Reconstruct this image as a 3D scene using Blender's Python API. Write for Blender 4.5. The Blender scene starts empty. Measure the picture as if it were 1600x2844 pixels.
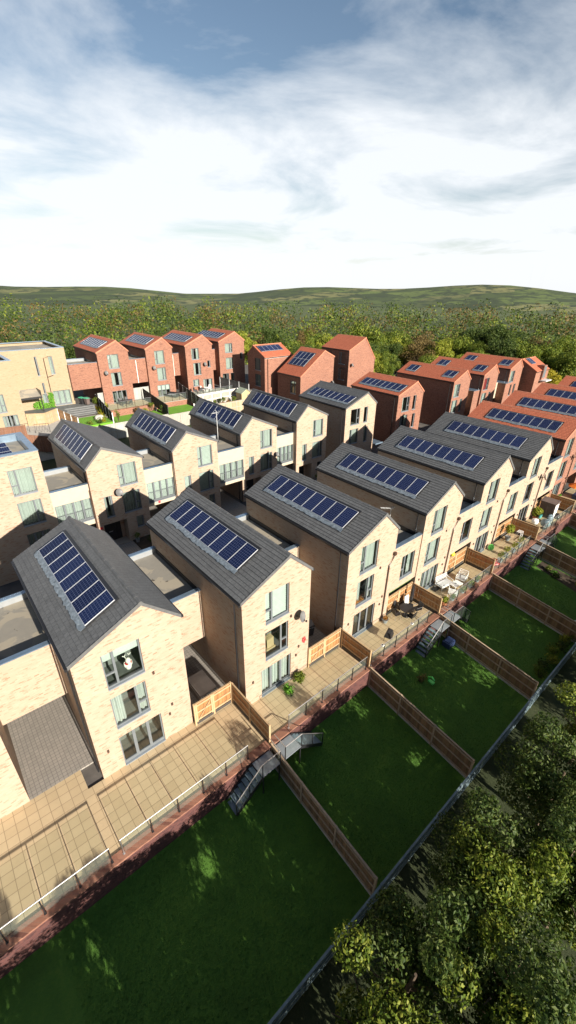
import bpy, bmesh, math, random
from mathutils import Vector, Matrix
rnd = random.Random(11)
sc = bpy.context.scene
COL = sc.collection
PI = math.pi
R = math.radians

# ------------------------------------------------------------------ mesh builder
class MB:
    def __init__(s): s.v=[]; s.f=[]; s.m=[]; s.uv={}
    def face(s, pts, mi=0, uv=None):
        i=len(s.v); s.v+=[tuple(p) for p in pts]
        if uv: s.uv[len(s.f)]=uv
        s.f.append(tuple(range(i,i+len(pts)))); s.m.append(mi)
    def hexa(s, p, mi=0):          # 8 points: bottom 4 ccw, top 4 ccw
        i=len(s.v); s.v+=[tuple(q) for q in p]
        for q in ((3,2,1,0),(4,5,6,7),(0,1,5,4),(1,2,6,5),(2,3,7,6),(3,0,4,7)):
            s.f.append(tuple(i+k for k in q)); s.m.append(mi)
    def box(s,x0,y0,z0,x1,y1,z1,mi=0):
        s.hexa([(x0,y0,z0),(x1,y0,z0),(x1,y1,z0),(x0,y1,z0),(x0,y0,z1),(x1,y0,z1),(x1,y1,z1),(x0,y1,z1)],mi)
    def bar(s,p,q,w,h,mi=0,up=(0,0,1)):
        p=Vector(p);q=Vector(q);d=(q-p).normalized();u=Vector(up)
        if abs(d.dot(u))>.99: u=Vector((0,1,0))
        a=d.cross(u).normalized()*w/2; b=a.cross(d).normalized()*h/2
        s.hexa([p-a-b,p+a-b,q+a-b,q-a-b,p-a+b,p+a+b,q+a+b,q-a+b],mi)
    def tube(s,path,r,n=6,mi=0,r1=None,cap=True):
        path=[Vector(p) for p in path]; i0=len(s.v); k=len(path)
        for j,p in enumerate(path):
            d=(path[min(j+1,k-1)]-path[max(j-1,0)]).normalized()
            u=Vector((0,0,1)) if abs(d.z)<.9 else Vector((1,0,0))
            a=d.cross(u).normalized(); b=a.cross(d)
            rr=r if r1 is None else r+(r1-r)*j/(k-1)
            for t in range(n):
                an=2*PI*t/n; s.v.append(tuple(p+a*math.cos(an)*rr+b*math.sin(an)*rr))
        for j in range(k-1):
            for t in range(n):
                s.f.append((i0+j*n+t,i0+j*n+(t+1)%n,i0+(j+1)*n+(t+1)%n,i0+(j+1)*n+t)); s.m.append(mi)
        if cap:
            s.f.append(tuple(i0+t for t in range(n))[::-1]); s.m.append(mi)
            s.f.append(tuple(i0+(k-1)*n+t for t in range(n))); s.m.append(mi)
    def lathe(s,c,prof,n=14,mi=0,axis=None):   # prof [(r,z)]
        c=Vector(c); i0=len(s.v); M=Matrix.Identity(3)
        if axis is not None: M=Vector(axis).normalized().to_track_quat('Z','Y').to_matrix()
        for r,z in prof:
            for t in range(n):
                an=2*PI*t/n; s.v.append(tuple(c+M@Vector((r*math.cos(an),r*math.sin(an),z))))
        for j in range(len(prof)-1):
            for t in range(n):
                s.f.append((i0+j*n+t,i0+j*n+(t+1)%n,i0+(j+1)*n+(t+1)%n,i0+(j+1)*n+t)); s.m.append(mi)
        s.f.append(tuple(i0+t for t in range(n))[::-1]); s.m.append(mi)
        k=i0+(len(prof)-1)*n
        s.f.append(tuple(k+t for t in range(n))); s.m.append(mi)
    def blob(s,c,rx,ry,rz,mi=0,nu=12,nv=8,jit=0):
        prof=[]
        i0=len(s.v)
        for j in range(nv+1):
            ph=-PI/2+PI*j/nv
            for t in range(nu):
                an=2*PI*t/nu; k=1+(rnd.uniform(-jit,jit) if 0<j<nv else 0)
                s.v.append((c[0]+rx*k*math.cos(ph)*math.cos(an),c[1]+ry*k*math.cos(ph)*math.sin(an),c[2]+rz*k*math.sin(ph)))
        for j in range(nv):
            for t in range(nu):
                s.f.append((i0+j*nu+t,i0+j*nu+(t+1)%nu,i0+(j+1)*nu+(t+1)%nu,i0+(j+1)*nu+t)); s.m.append(mi)
    def leaf(s,c,size,mi=0,out=None):
        n=Vector((rnd.gauss(0,1),rnd.gauss(0,1),rnd.gauss(0,1)))
        if out is not None: n=n*.7+Vector(out)*1.2
        if n.length<1e-3: n=Vector((0,0,1))
        n.normalize(); a=n.orthogonal().normalized(); b=n.cross(a)
        th=rnd.uniform(0,6.28); a,b=a*math.cos(th)+b*math.sin(th), b*math.cos(th)-a*math.sin(th)
        c=Vector(c); w=size*rnd.uniform(.45,.7); l=size*rnd.uniform(.8,1.3)
        s.face([c-b*l*.5,c+a*w*.5-n*size*.06,c+b*l*.5,c-a*w*.5-n*size*.06],mi)
    def build(s,name,mats,parent=None,smooth=False):
        me=bpy.data.meshes.new(name); me.from_pydata(s.v,[],s.f)
        if not isinstance(mats,(list,tuple)): mats=[mats]
        for m in mats: me.materials.append(m)
        if len(mats)>1: me.polygons.foreach_set('material_index',s.m)
        if smooth: me.polygons.foreach_set('use_smooth',[True]*len(s.f))
        if s.uv:
            ul=me.uv_layers.new(name='UVMap')
            for fi,uv in s.uv.items():
                for li,u in zip(me.polygons[fi].loop_indices,uv): ul.data[li].uv=u
        me.update()
        o=bpy.data.objects.new(name,me); COL.objects.link(o)
        if parent: o.parent=parent
        return o
def tag(o,label,cat,group=None):
    o['label']=label; o['category']=cat
    if group: o['group']=group
    return o
def empty(name,loc,label,cat,rz=0,group=None):
    o=bpy.data.objects.new(name,None); COL.objects.link(o); o.empty_display_size=.3
    o.location=loc; o.rotation_euler=(0,0,rz); return tag(o,label,cat,group)
def struct(o): o['kind']='structure'; return o
def copy_tree(o,parent=None):
    c=o.copy(); COL.objects.link(c)
    if parent: c.parent=parent
    for ch in list(o.children): copy_tree(ch,c)
    return c

# ------------------------------------------------------------------ materials
class NT:
    def __init__(s,name):
        s.m=bpy.data.materials.new(name); s.m.use_nodes=True; s.t=s.m.node_tree
        s.b=s.t.nodes['Principled BSDF']; s.out=s.t.nodes['Material Output']
    def n(s,typ,**kw):
        nd=s.t.nodes.new(typ)
        for k,v in kw.items():
            if k in('inp',):
                for kk,vv in v.items(): s.set(nd.inputs[kk],vv)
            else: setattr(nd,k,v)
        return nd
    def set(s,sock,v):
        if isinstance(v,bpy.types.NodeSocket): s.t.links.new(v,sock)
        else: sock.default_value=v
    def math(s,op,a,b=0.):
        nd=s.n('ShaderNodeMath',operation=op); s.set(nd.inputs[0],a); s.set(nd.inputs[1],b); return nd.outputs[0]
    def mix(s,fac,a,b,bt='MIX'):
        nd=s.n('ShaderNodeMix',data_type='RGBA',blend_type=bt)
        s.set(nd.inputs[0],fac); s.set(nd.inputs[6],a if isinstance(a,bpy.types.NodeSocket) else c4(a)); s.set(nd.inputs[7],b if isinstance(b,bpy.types.NodeSocket) else c4(b)); return nd.outputs[2]
    def ramp(s,fac,pts):
        nd=s.n('ShaderNodeValToRGB'); s.set(nd.inputs[0],fac); e=nd.color_ramp.elements
        while len(e)<len(pts): e.new(.5)
        for el,(p,c) in zip(e,pts): el.position=p; el.color=c4(c)
        return nd.outputs[0]
    def noise(s,vec,scale,detail=4,rough=.55,dist=0):
        nd=s.n('ShaderNodeTexNoise'); s.set(nd.inputs['Vector'],vec); nd.inputs['Scale'].default_value=scale
        nd.inputs['Detail'].default_value=detail; nd.inputs['Roughness'].default_value=rough; nd.inputs['Distortion'].default_value=dist
        return nd.outputs[0]
    def obj(s,rand=True):
        tc=s.n('ShaderNodeTexCoord').outputs['Object']
        if not rand: return tc
        oi=s.n('ShaderNodeObjectInfo').outputs['Random']
        nd=s.n('ShaderNodeVectorMath',operation='ADD'); s.set(nd.inputs[0],tc)
        cb=s.n('ShaderNodeCombineXYZ'); v=s.math('MULTIPLY',oi,37.); s.set(cb.inputs[0],v); s.set(cb.inputs[1],v); 
        s.set(nd.inputs[1],cb.outputs[0]); return nd.outputs[0]
    def scale(s,vec,sc3):
        nd=s.n('ShaderNodeVectorMath',operation='MULTIPLY'); s.set(nd.inputs[0],vec); nd.inputs[1].default_value=sc3; return nd.outputs[0]
    def bump(s,h,strength=.3,dist=.02):
        nd=s.n('ShaderNodeBump'); s.set(nd.inputs['Height'],h); nd.inputs['Strength'].default_value=strength; nd.inputs['Distance'].default_value=dist
        s.set(s.b.inputs['Normal'],nd.outputs[0])
    def col(s,c): s.set(s.b.inputs['Base Color'],c if isinstance(c,bpy.types.NodeSocket) else c4(c))
    def rough(s,r): s.set(s.b.inputs['Roughness'],r)
def c4(c): return tuple(c)+(1.,) if len(c)==3 else tuple(c)

def plain(name,c,rough=.6,metal=0,var=.15,scale=3.,bump=0):
    t=NT(name); v=t.obj()
    n=t.noise(v,scale,5,.6)
    k=t.ramp(n,[(.25,[x*(1-var) for x in c]),(.75,[min(1,x*(1+var)) for x in c])])
    t.col(k); t.b.inputs['Metallic'].default_value=metal
    t.rough(rough)
    if bump: t.bump(t.noise(v,scale*8,4),bump,.01)
    return t.m

def brick(name,c1,c2,cd,mortar,streak):
    t=NT(name); v=t.obj()
    sep=t.n('ShaderNodeSeparateXYZ'); t.set(sep.inputs[0],v)
    u=t.math('ADD',sep.outputs[0],sep.outputs[1])
    cb=t.n('ShaderNodeCombineXYZ'); t.set(cb.inputs[0],u); t.set(cb.inputs[1],sep.outputs[2])
    br=t.n('ShaderNodeTexBrick',offset=.5)
    t.set(br.inputs['Vector'],cb.outputs[0]); br.inputs['Scale'].default_value=1
    br.inputs['Brick Width'].default_value=.225; br.inputs['Row Height'].default_value=.075
    br.inputs['Mortar Size'].default_value=.006; br.inputs['Mortar Smooth'].default_value=.3
    br.inputs['Color1'].default_value=(0,0,0,1); br.inputs['Color2'].default_value=(1,1,1,1); br.inputs['Mortar'].default_value=(.4,.4,.4,1)
    br.inputs['Bias'].default_value=0
    sv=t.scale(cb.outputs[0],(1.3,8,1)); n1=t.noise(sv,1.,6,.72,.2)      # elongated patches of darker bricks
    sv2=t.scale(cb.outputs[0],(.35,.5,1)); n2=t.noise(sv2,1.,4,.6)
    f=t.math('ADD',t.math('MULTIPLY',br.outputs['Color'],.42),t.math('MULTIPLY',n1,.72))
    base=t.ramp(f,[(.25,c1),(.55,c2),(streak,c2),(min(.98,streak+.12),cd)])
    base=t.mix(t.ramp(n2,[(.35,(0,0,0)),(.7,(1,1,1))]),base,t.mix(.22,base,cd))
    colr=t.mix(t.math('MULTIPLY',br.outputs['Fac'],.8),base,mortar)
    t.col(colr); t.rough(.88)
    h=t.math('ADD',t.math('MULTIPLY',br.outputs['Fac'],-.8),t.math('MULTIPLY',t.noise(v,45,3),.6))
    t.bump(h,.9,.012)
    return t.m
M={}
M['brick_cream']=brick('brick_cream',(.445,.36,.275),(.405,.312,.228),(.32,.165,.10),(.36,.305,.245),.69)
M['brick_tan']=brick('brick_tan',(.38,.305,.205),(.335,.26,.165),(.26,.175,.095),(.32,.27,.19),.72)
M['brick_red']=brick('brick_red',(.335,.165,.108),(.265,.118,.075),(.14,.056,.04),(.28,.18,.135),.67)
M['brick_shaded']=brick('brick_shaded',(.13,.05,.038),(.10,.035,.03),(.05,.018,.018),(.10,.06,.055),.62)  # red brick with the shade below the coping put into its colour

def tiles(name,c1,c2,mort,stain,rough=.55,patch=0.5):
    t=NT(name); uv=t.n('ShaderNodeUVMap').outputs[0]
    br=t.n('ShaderNodeTexBrick',offset=.5); t.set(br.inputs['Vector'],uv)
    br.inputs['Scale'].default_value=1; br.inputs['Brick Width'].default_value=1; br.inputs['Row Height'].default_value=1
    br.inputs['Mortar Size'].default_value=.035; br.inputs['Mortar Smooth'].default_value=.2
    br.inputs['Color1'].default_value=c4(c1); br.inputs['Color2'].default_value=c4(c2); br.inputs['Mortar'].default_value=c4(mort)
    v=t.obj()
    n=t.noise(t.scale(v,(1.6,.45,1)),1.2,6,.65,.3)
    n3=t.noise(v,7,4,.7)
    cc=t.mix(t.math('MULTIPLY',t.ramp(n,[(.48,(0,0,0)),(.66,(1,1,1))]),patch),br.outputs['Color'],stain)
    cc=t.mix(t.math('MULTIPLY',t.ramp(n3,[(.35,(0,0,0)),(.7,(1,1,1))]),.6),cc,t.mix(.5,cc,[min(1,x*1.9) for x in c1]))
    t.col(cc); t.rough(rough)
    h=t.math('ADD',t.math('MULTIPLY',br.outputs['Fac'],-1.),t.math('MULTIPLY',t.noise(v,30,4),.5))
    t.bump(h,.6,.012); return t.m
M['tile_grey']=tiles('tile_grey',(.112,.115,.116),(.086,.088,.089),(.014,.014,.015),(.058,.058,.058))
M['tile_red']=tiles('tile_red',(.46,.14,.072),(.38,.105,.052),(.13,.04,.02),(.36,.10,.05),.75,.5)
M['ridge_grey']=plain('ridge_grey',(.10,.102,.103),.55,0,.25,6,.3)
M['ridge_red']=plain('ridge_red',(.44,.165,.095),.7,0,.2,6,.3)
M['black_metal']=plain('black_metal',(.018,.018,.02),.35,0,.2,5)
M['brown_pipe']=plain('brown_pipe',(.07,.04,.028),.4,0,.2,5)
M['frame']=plain('frame',(.13,.145,.155),.4,0,.1,4)
M['sill']=plain('sill',(.24,.27,.30),.32,.2,.15,4)
M['coping']=plain('coping',(.24,.33,.43),.25,.55,.2,2)  # grey-blue metal, sky reflection added to its blue
M['white']=plain('white',(.80,.80,.78),.45,0,.06,4)
M['alu']=plain('alu',(.50,.52,.55),.4,.2,.05,4)
M['light_grey']=plain('light_grey',(.55,.56,.56),.5,0,.15,4)
M['render']=plain('cream_render',(.43,.365,.275),.85,0,.06,2)
M['dish_grey']=plain('dish_grey',(.13,.13,.13),.5,0,.15,5)
M['parapet_grey']=plain('parapet_grey',(.22,.235,.245),.5,0,.1,3)
M['steel']=plain('steel',(.62,.62,.62),.28,.9,.1,4)
M['black_plastic']=plain('black_plastic',(.02,.02,.022),.45,0,.2,6)
M['red_paint']=plain('red_paint',(.65,.04,.05),.4,0,.1,6)
M['lead']=plain('lead',(.25,.29,.32),.42,.4,.55,6,.6)
M['curtain']=plain('curtain',(.42,.45,.42),.9,0,.08,3)
M['curtain_red']=plain('curtain_red',(.30,.02,.03),.9,0,.1,3)
M['blind']=plain('blind',(.46,.50,.46),.7,0,.08,3)
M['room']=plain('room',(.16,.17,.155),.9,0,.3,2)
M['soil']=plain('soil',(.045,.032,.02),.95,0,.5,4,.8)
M['concrete']=plain('concrete',(.42,.40,.36),.85,0,.2,2,.3)
M['pale_concrete']=plain('pale_concrete',(.33,.31,.265),.85,0,.12,1.5,.3)
M['deck']=plain('deck',(.115,.12,.12),.75,0,.25,2,.3)
M['blue_grey']=plain('blue_grey',(.16,.22,.25),.5,0,.3,3)
M['green_plastic']=plain('green_plastic',(.06,.35,.20),.5,0,.15,4)
M['lime']=plain('lime',(.12,.62,.12),.4,0,.1,4)
M['green_canvas']=plain('green_canvas',(.11,.20,.07),.8,0,.2,3)
M['yellow']=plain('yellow',(.75,.60,.03),.5,0,.1,4)
M['orange']=plain('orange',(.75,.22,.03),.6,0,.1,4)
M['blue']=plain('blue',(.02,.035,.09),.5,0,.2,4)
M['teal']=plain('teal',(.10,.42,.42),.4,0,.1,4)
M['terracotta']=plain('terracotta',(.42,.17,.08),.8,0,.15,6)
M['pot_grey']=plain('pot_grey',(.20,.22,.23),.6,0,.15,6)
M['shed_brown']=plain('shed_brown',(.115,.085,.075),.7,0,.25,3)
M['toy_white']=plain('toy_white',(.8,.78,.7),.9,0,.1,9)
M['bark']=plain('bark',(.10,.07,.045),.9,0,.3,4,.8)
M['shed_wood']=plain('shed_wood',(.42,.32,.17),.8,0,.12,3)
M['soffit']=plain('soffit',(.05,.045,.04),.8,0,.2,3)
M['membrane_green']=plain('membrane_green',(.30,.36,.28),.8,0,.2,2)

def membrane():
    t=NT('roof_membrane'); v=t.obj()
    n=t.noise(v,.55,5,.55,.6); a=t.ramp(n,[(.47,(.335,.30,.235)),(.50,(.225,.215,.19))])
    n2=t.noise(v,3,4,.6); a=t.mix(t.math('MULTIPLY',n2,.35),a,(.42,.38,.30))
    sp=t.noise(v,2.6,2,.4); a=t.mix(t.ramp(sp,[(.72,(0,0,0)),(.745,(1,1,1))]),a,(.09,.075,.06))
    t.col(a); t.rough(.7); t.bump(n2,.2,.02); return t.m
M['membrane']=membrane()

def wood(name,c,cd,board=.12):
    t=NT(name); v=t.obj()
    sep=t.n('ShaderNodeSeparateXYZ'); t.set(sep.inputs[0],v)
    u=t.math('ADD',sep.outputs[0],sep.outputs[1])
    fl=t.math('FLOOR',t.math('DIVIDE',u,board)); w=t.n('ShaderNodeTexWhiteNoise',noise_dimensions='1D'); t.set(w.inputs['W'],fl)
    n=t.noise(t.scale(v,(14,14,1.6)),1.,6,.65)
    f=t.math('ADD',t.math('MULTIPLY',w.outputs[0],.55),t.math('MULTIPLY',n,.5))
    t.col(t.ramp(f,[(.2,cd),(.75,c)])); t.rough(.8); t.bump(n,.4,.01); return t.m
M['fence_wood']=wood('fence_wood',(.37,.19,.07),(.25,.115,.04))
M['fence_rail']=plain('fence_rail',(.42,.29,.16),.8,0,.15,5)
M['fence_old']=wood('fence_old',(.25,.15,.075),(.12,.07,.035))
M['fence_old_rail']=plain('fence_old_rail',(.33,.25,.17),.8,0,.2,5)
M['fence_red']=wood('fence_red',(.20,.095,.055),(.12,.055,.032))
M['fence_pale']=wood('fence_pale',(.42,.34,.23),(.33,.25,.15),.15)
M['fence_dark']=wood('fence_dark',(.035,.035,.035),(.02,.02,.02))
M['fence_grey']=wood('fence_grey',(.36,.37,.34),(.27,.28,.26),.2)

def paving(name,c1,c2,joint,size):
    t=NT(name); v=t.obj(False)
    br=t.n('ShaderNodeTexBrick',offset=0.0); t.set(br.inputs['Vector'],v)
    br.inputs['Scale'].default_value=1; br.inputs['Brick Width'].default_value=size; br.inputs['Row Height'].default_value=size
    br.inputs['Mortar Size'].default_value=.012; br.inputs['Color1'].default_value=c4(c1); br.inputs['Color2'].default_value=c4(c2); br.inputs['Mortar'].default_value=c4(joint)
    n=t.noise(v,1.4,6,.65); n2=t.noise(v,.5,3,.5)
    cc=t.mix(t.math('MULTIPLY',n,.45),br.outputs['Color'],[x*.55 for x in c2])
    cc=t.mix(t.math('MULTIPLY',n2,.3),cc,[x*.7 for x in c1])
    t.col(cc); t.rough(.8); t.bump(t.math('MULTIPLY',br.outputs['Fac'],-1.),.5,.01); return t.m
M['paving']=paving('paving_buff',(.60,.47,.29),(.52,.40,.24),(.24,.17,.10),.46)
M['block_paving']=paving('paving_block',(.36,.33,.29),(.29,.27,.24),(.14,.13,.12),.2)

def grass(name,c1,c2,c3):
    t=NT(name); v=t.obj(False)
    n=t.noise(v,.7,6,.6,.4); n2=t.noise(t.scale(v,(1,1.6,1)),9,6,.7); n3=t.noise(v,60,3,.7)
    f=t.math('ADD',t.math('MULTIPLY',n,.55),t.math('MULTIPLY',n2,.45))
    c=t.ramp(f,[(.32,c1),(.52,c2),(.72,c3)])
    c=t.mix(t.math('MULTIPLY',n3,.6),c,[x*.45 for x in c1])
    t.col(c); t.rough(.9); t.bump(t.math('ADD',n3,n2),.9,.05); return t.m
M['grass']=grass('grass',(.055,.145,.012),(.09,.225,.018),(.15,.29,.028))
M['grass_bright']=grass('grass_bright',(.13,.33,.018),(.18,.42,.028),(.23,.48,.04))
M['rough_ground']=grass('rough_ground',(.03,.045,.012),(.05,.07,.02),(.09,.09,.035))
M['asphalt']=plain('asphalt',(.055,.055,.057),.85,0,.25,1.2,.4)
M['yard']=plain('yard',(.11,.10,.09),.9,0,.35,1.0,.5)
def fields():
    t=NT('hill_fields'); v=t.obj(False); vo=t.n('ShaderNodeTexVoronoi'); t.set(vo.inputs['Vector'],t.scale(v,(1,1.7,1))); vo.inputs['Scale'].default_value=.011
    s=t.n('ShaderNodeSeparateColor'); t.set(s.inputs[0],vo.outputs['Color']); n=t.noise(v,.05,6,.65)
    c=t.ramp(s.outputs[0],[(.1,(.03,.05,.012)),(.35,(.10,.14,.03)),(.6,(.045,.07,.016)),(.9,(.17,.17,.06))])
    c=t.mix(t.ramp(n,[(.48,(0,0,0)),(.56,(1,1,1))]),c,(.025,.042,.012)); t.col(c); t.rough(.95); return t.m
M['hill_fields']=fields()
M['field']=grass('field',(.06,.09,.02),(.09,.12,.03),(.14,.15,.05))

def leafmat(name,c1,c2,c3):
    t=NT(name); g=t.n('ShaderNodeNewGeometry')
    v=t.n('ShaderNodeTexCoord').outputs['Object']
    n=t.noise(v,.5,3,.6); f=t.math('ADD',t.math('MULTIPLY',g.outputs['Random Per Island'],.6),t.math('MULTIPLY',n,.55))
    c=t.ramp(f,[(.2,c1),(.55,c2),(.9,c3)]); t.col(c); t.rough(.55)
    t.b.inputs['Specular IOR Level'].default_value=.25
    tr=t.n('ShaderNodeBsdfTranslucent'); t.set(tr.inputs[0],c)
    mx=t.n('ShaderNodeMixShader'); mx.inputs[0].default_value=.3
    t.t.links.new(t.b.outputs[0],mx.inputs[1]); t.t.links.new(tr.outputs[0],mx.inputs[2]); t.t.links.new(mx.outputs[0],t.out.inputs[0]); return t.m
M['leaf_green']=leafmat('leaf_green',(.04,.075,.008),(.115,.165,.016),(.23,.25,.035))
M['leaf_dark']=leafmat('leaf_dark',(.02,.045,.008),(.05,.085,.014),(.11,.14,.03))
M['leaf_lime']=leafmat('leaf_lime',(.11,.16,.015),(.22,.25,.025),(.33,.33,.04))
M['leaf_gold']=leafmat('leaf_gold',(.16,.16,.015),(.32,.28,.02),(.46,.36,.03))
M['leaf_rust']=leafmat('leaf_rust',(.08,.06,.02),(.14,.10,.03),(.20,.14,.05))
M['leaf_ivy']=leafmat('leaf_ivy',(.05,.16,.012),(.10,.27,.02),(.17,.36,.04))
M['leaf_orange']=leafmat('leaf_orange',(.25,.10,.02),(.35,.14,.02),(.18,.16,.03))

def glass(name,tint,alpha,rough=.02):
    t=NT(name); tr=t.n('ShaderNodeBsdfTransparent'); tr.inputs[0].default_value=c4(tint)
    gl=t.n('ShaderNodeBsdfGlossy'); gl.inputs['Roughness'].default_value=rough
    fr=t.n('ShaderNodeFresnel'); fr.inputs[0].default_value=1.5
    fac=t.math('ADD',fr.outputs[0],alpha)
    mx=t.n('ShaderNodeMixShader'); t.set(mx.inputs[0],fac)
    t.t.links.new(tr.outputs[0],mx.inputs[1]); t.t.links.new(gl.outputs[0],mx.inputs[2]); t.t.links.new(mx.outputs[0],t.out.inputs[0]); return t.m
M['pane']=glass('window_glass',(.82,.89,.875),.10)
def frosted():
    t=NT('balustrade_glass'); tr=t.n('ShaderNodeBsdfTransparent'); tr.inputs[0].default_value=(.93,.965,.95,1)
    t.col((.45,.52,.48)); t.rough(.15)
    mx=t.n('ShaderNodeMixShader'); mx.inputs[0].default_value=.05
    t.t.links.new(tr.outputs[0],mx.inputs[1]); t.t.links.new(t.b.outputs[0],mx.inputs[2]); t.t.links.new(mx.outputs[0],t.out.inputs[0]); return t.m
M['rail_glass']=frosted()
def cells():
    t=NT('solar_cells'); uv=t.n('ShaderNodeUVMap').outputs[0]
    sep=t.n('ShaderNodeSeparateXYZ'); t.set(sep.inputs[0],uv)
    def line(x,k,w):
        f=t.math('FRACT',t.math('MULTIPLY',x,k)); d=t.math('ABSOLUTE',t.math('SUBTRACT',f,.5)); return t.math('GREATER_THAN',d,.5-w)
    l=t.math('MAXIMUM',line(sep.outputs[0],6.,.035),line(sep.outputs[1],10.,.035))
    l2=line(sep.outputs[0],18.,.04)
    oi=t.n('ShaderNodeObjectInfo').outputs['Random']
    base=t.ramp(oi,[(0,(.006,.010,.038)),(1,(.010,.018,.062))])
    c=t.mix(t.math('MULTIPLY',l2,.25),base,(.07,.09,.18)); c=t.mix(t.math('MULTIPLY',l,.6),c,(.16,.20,.33))
    t.col(c); t.rough(.12); t.b.inputs['Specular IOR Level'].default_value=.09; return t.m
M['cells']=cells()
# ------------------------------------------------------------------ house parts
def front(y0):  return lambda u,d,w:(u,y0+d,w)            # wall facing -y, u = x
def left(x0):   return lambda u,d,w:(x0+d,u,w)            # wall facing -x, u = y
def wall_face(mb,T,outline,zb,holes,depth=.14,mi=0):
    """outline: [(u,top)] polyline of the wall's upper edge; holes: (u0,w0,u1,w1)"""
    def top(u):
        for (a,za),(b,zb_) in zip(outline,outline[1:]):
            if a-1e-6<=u<=b+1e-6: return za+(zb_-za)*(u-a)/(b-a)
    us=sorted({a for a,_ in outline}|{h[0] for h in holes}|{h[2] for h in holes})
    for a,b in zip(us,us[1:]):
        if b-a<1e-5: continue
        hs=sorted([h for h in holes if h[0]<=a+1e-6 and h[2]>=b-1e-6],key=lambda h:h[1]); z=zb
        for h in hs:
            if h[1]>z+1e-5: mb.face([T(a,0,z),T(b,0,z),T(b,0,h[1]),T(a,0,h[1])],mi)
            z=h[3]
        mb.face([T(a,0,z),T(b,0,z),T(b,0,top(b)),T(a,0,top(a))],mi)
    for (a,w0,b,w1) in holes:
        for p,q in (((a,w0),(b,w0)),((b,w0),(b,w1)),((b,w1),(a,w1)),((a,w1),(a,w0))):
            mb.face([T(p[0],0,p[1]),T(q[0],0,q[1]),T(q[0],depth,q[1]),T(p[0],depth,p[1])],mi)
def tbox(mb,T,u0,d0,w0,u1,d1,w1,mi=0):
    mb.hexa([T(u0,d0,w0),T(u1,d0,w0),T(u1,d1,w0),T(u0,d1,w0),T(u0,d0,w1),T(u1,d0,w1),T(u1,d1,w1),T(u0,d1,w1)],mi)

def window(parent,T,h,kind='L',cur='curtain',name='window',detail=True):
    u0,w0,u1,w1=h; W=u1-u0; H=w1-w0
    f=MB(); t=.065; d0,d1=.085,.16
    for a in ((u0,w0,u0+t,w1),(u1-t,w0,u1,w1),(u0+t,w0,u1-t,w0+t),(u0+t,w1-t,u1-t,w1)):
        tbox(f,T,a[0],d0,a[1],a[2],d1,a[3])
    nx=T(0,-1,0)[0]-T(0,0,0)[0]
    if kind in 'LR':
        k=.29 if kind=='L' else .71
        m=u0+W*k; tbox(f,T,m-.055,d0-.015,w0+t,m+.055,d1,w1-t)
        a,b=(u0+t,m-.055) if kind=='L' else (m+.055,u1-t)
        z=w0+H*.38; tbox(f,T,a,d0-.012,z-.05,b,d1,z+.05)
    elif kind[0]=='D':
        n=int(kind[1]); 
        for i in range(1,n):
            m=u0+W*i/n; tbox(f,T,m-.075,d0-.012,w0+t,m+.075,d1,w1-t)
        for i in range(n):
            a=u0+W*i/n; tbox(f,T,a+.07,d0-.006,w0+t,a+W/n-.07,d1-.02,w0+t+.13)
    elif kind=='N': tbox(f,T,u1-t-.09,d0-.012,w0+t,u1-t,d1,w1-t)
    fr=f.build(name,M['frame'],parent)
    s=MB(); tbox(s,T,u0-.0,-.045,w0-.055,u1+.0,d0+.02,w0+.012)
    s.build('threshold' if name=='door' else 'sill',M['sill'],fr)
    p=MB(); p.face([T(u0+t,.125,w0+t),T(u1-t,.125,w0+t),T(u1-t,.125,w1-t),T(u0+t,.125,w1-t)]); p.build('pane',M['pane'],fr)
    mats={'curtain':'curtain','red':'curtain_red','blind':'blind','half':'curtain','sheer':'curtain','side':'curtain','rblind':'blind'}
    if cur in('curtain','sheer','red','half','side'):
        c=MB(); spans=[(u0+.03,u1-.03)]
        if cur=='half': spans=[(u0+.03,u0+W*.36),(u1-W*.30,u1-.03)]
        if cur=='side': spans=[(u0+.03,u0+W*.3)]
        for a,b in spans:
            n=max(6,int((b-a)/.05)); ph=rnd.uniform(0,6)
            pts=[(a+(b-a)*i/n,.29+.055*math.sin(i*1.55+ph)+.012*math.sin(i*.7)) for i in range(n+1)]
            for (ua,da),(ub,db) in zip(pts,pts[1:]):
                c.face([T(ua,da,w0+.04),T(ub,db,w0+.04),T(ub,db,w1-.02),T(ua,da,w1-.02)])
        c.build('curtain',M[mats[cur]],fr)
    elif cur=='blind':
        c=MB(); n=int(H/.13)
        for i in range(n):
            z=w0+.06+(H-.1)*i/n; c.face([T(u0+.05,.20,z),T(u1-.05,.20,z),T(u1-.05,.26,z+.085),T(u0+.05,.26,z+.085)])
        c.build('blind',M['blind'],fr)
    elif cur=='rblind':
        c=MB(); z=w1-H*.42; tbox(c,T,u0+.05,.21,z,u1-.05,.22,w1-.03); tbox(c,T,u0+.05,.20,z-.03,u1-.05,.23,z); c.build('blind',M['blind'],fr)
    if cur!='curtain' :
        r=MB(); e=.012; A=(u0-.25,w0-.05,u1+.25,w1+.1); D=1.5; dd=.15
        P=lambda u,d,w:T(u,d,w)
        r.face([P(A[0],D,A[1]),P(A[2],D,A[1]),P(A[2],D,A[3]),P(A[0],D,A[3])])
        r.face([P(A[0],dd,A[1]),P(A[2],dd,A[1]),P(A[2],D,A[1]),P(A[0],D,A[1])])
        r.face([P(A[0],dd,A[3]),P(A[2],dd,A[3]),P(A[2],D,A[3]),P(A[0],D,A[3])])
        for u in (A[0],A[2]): r.face([P(u,dd,A[1]),P(u,D,A[1]),P(u,D,A[3]),P(u,dd,A[3])])
        r.build('room',M['room'],fr)
    return fr

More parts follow.
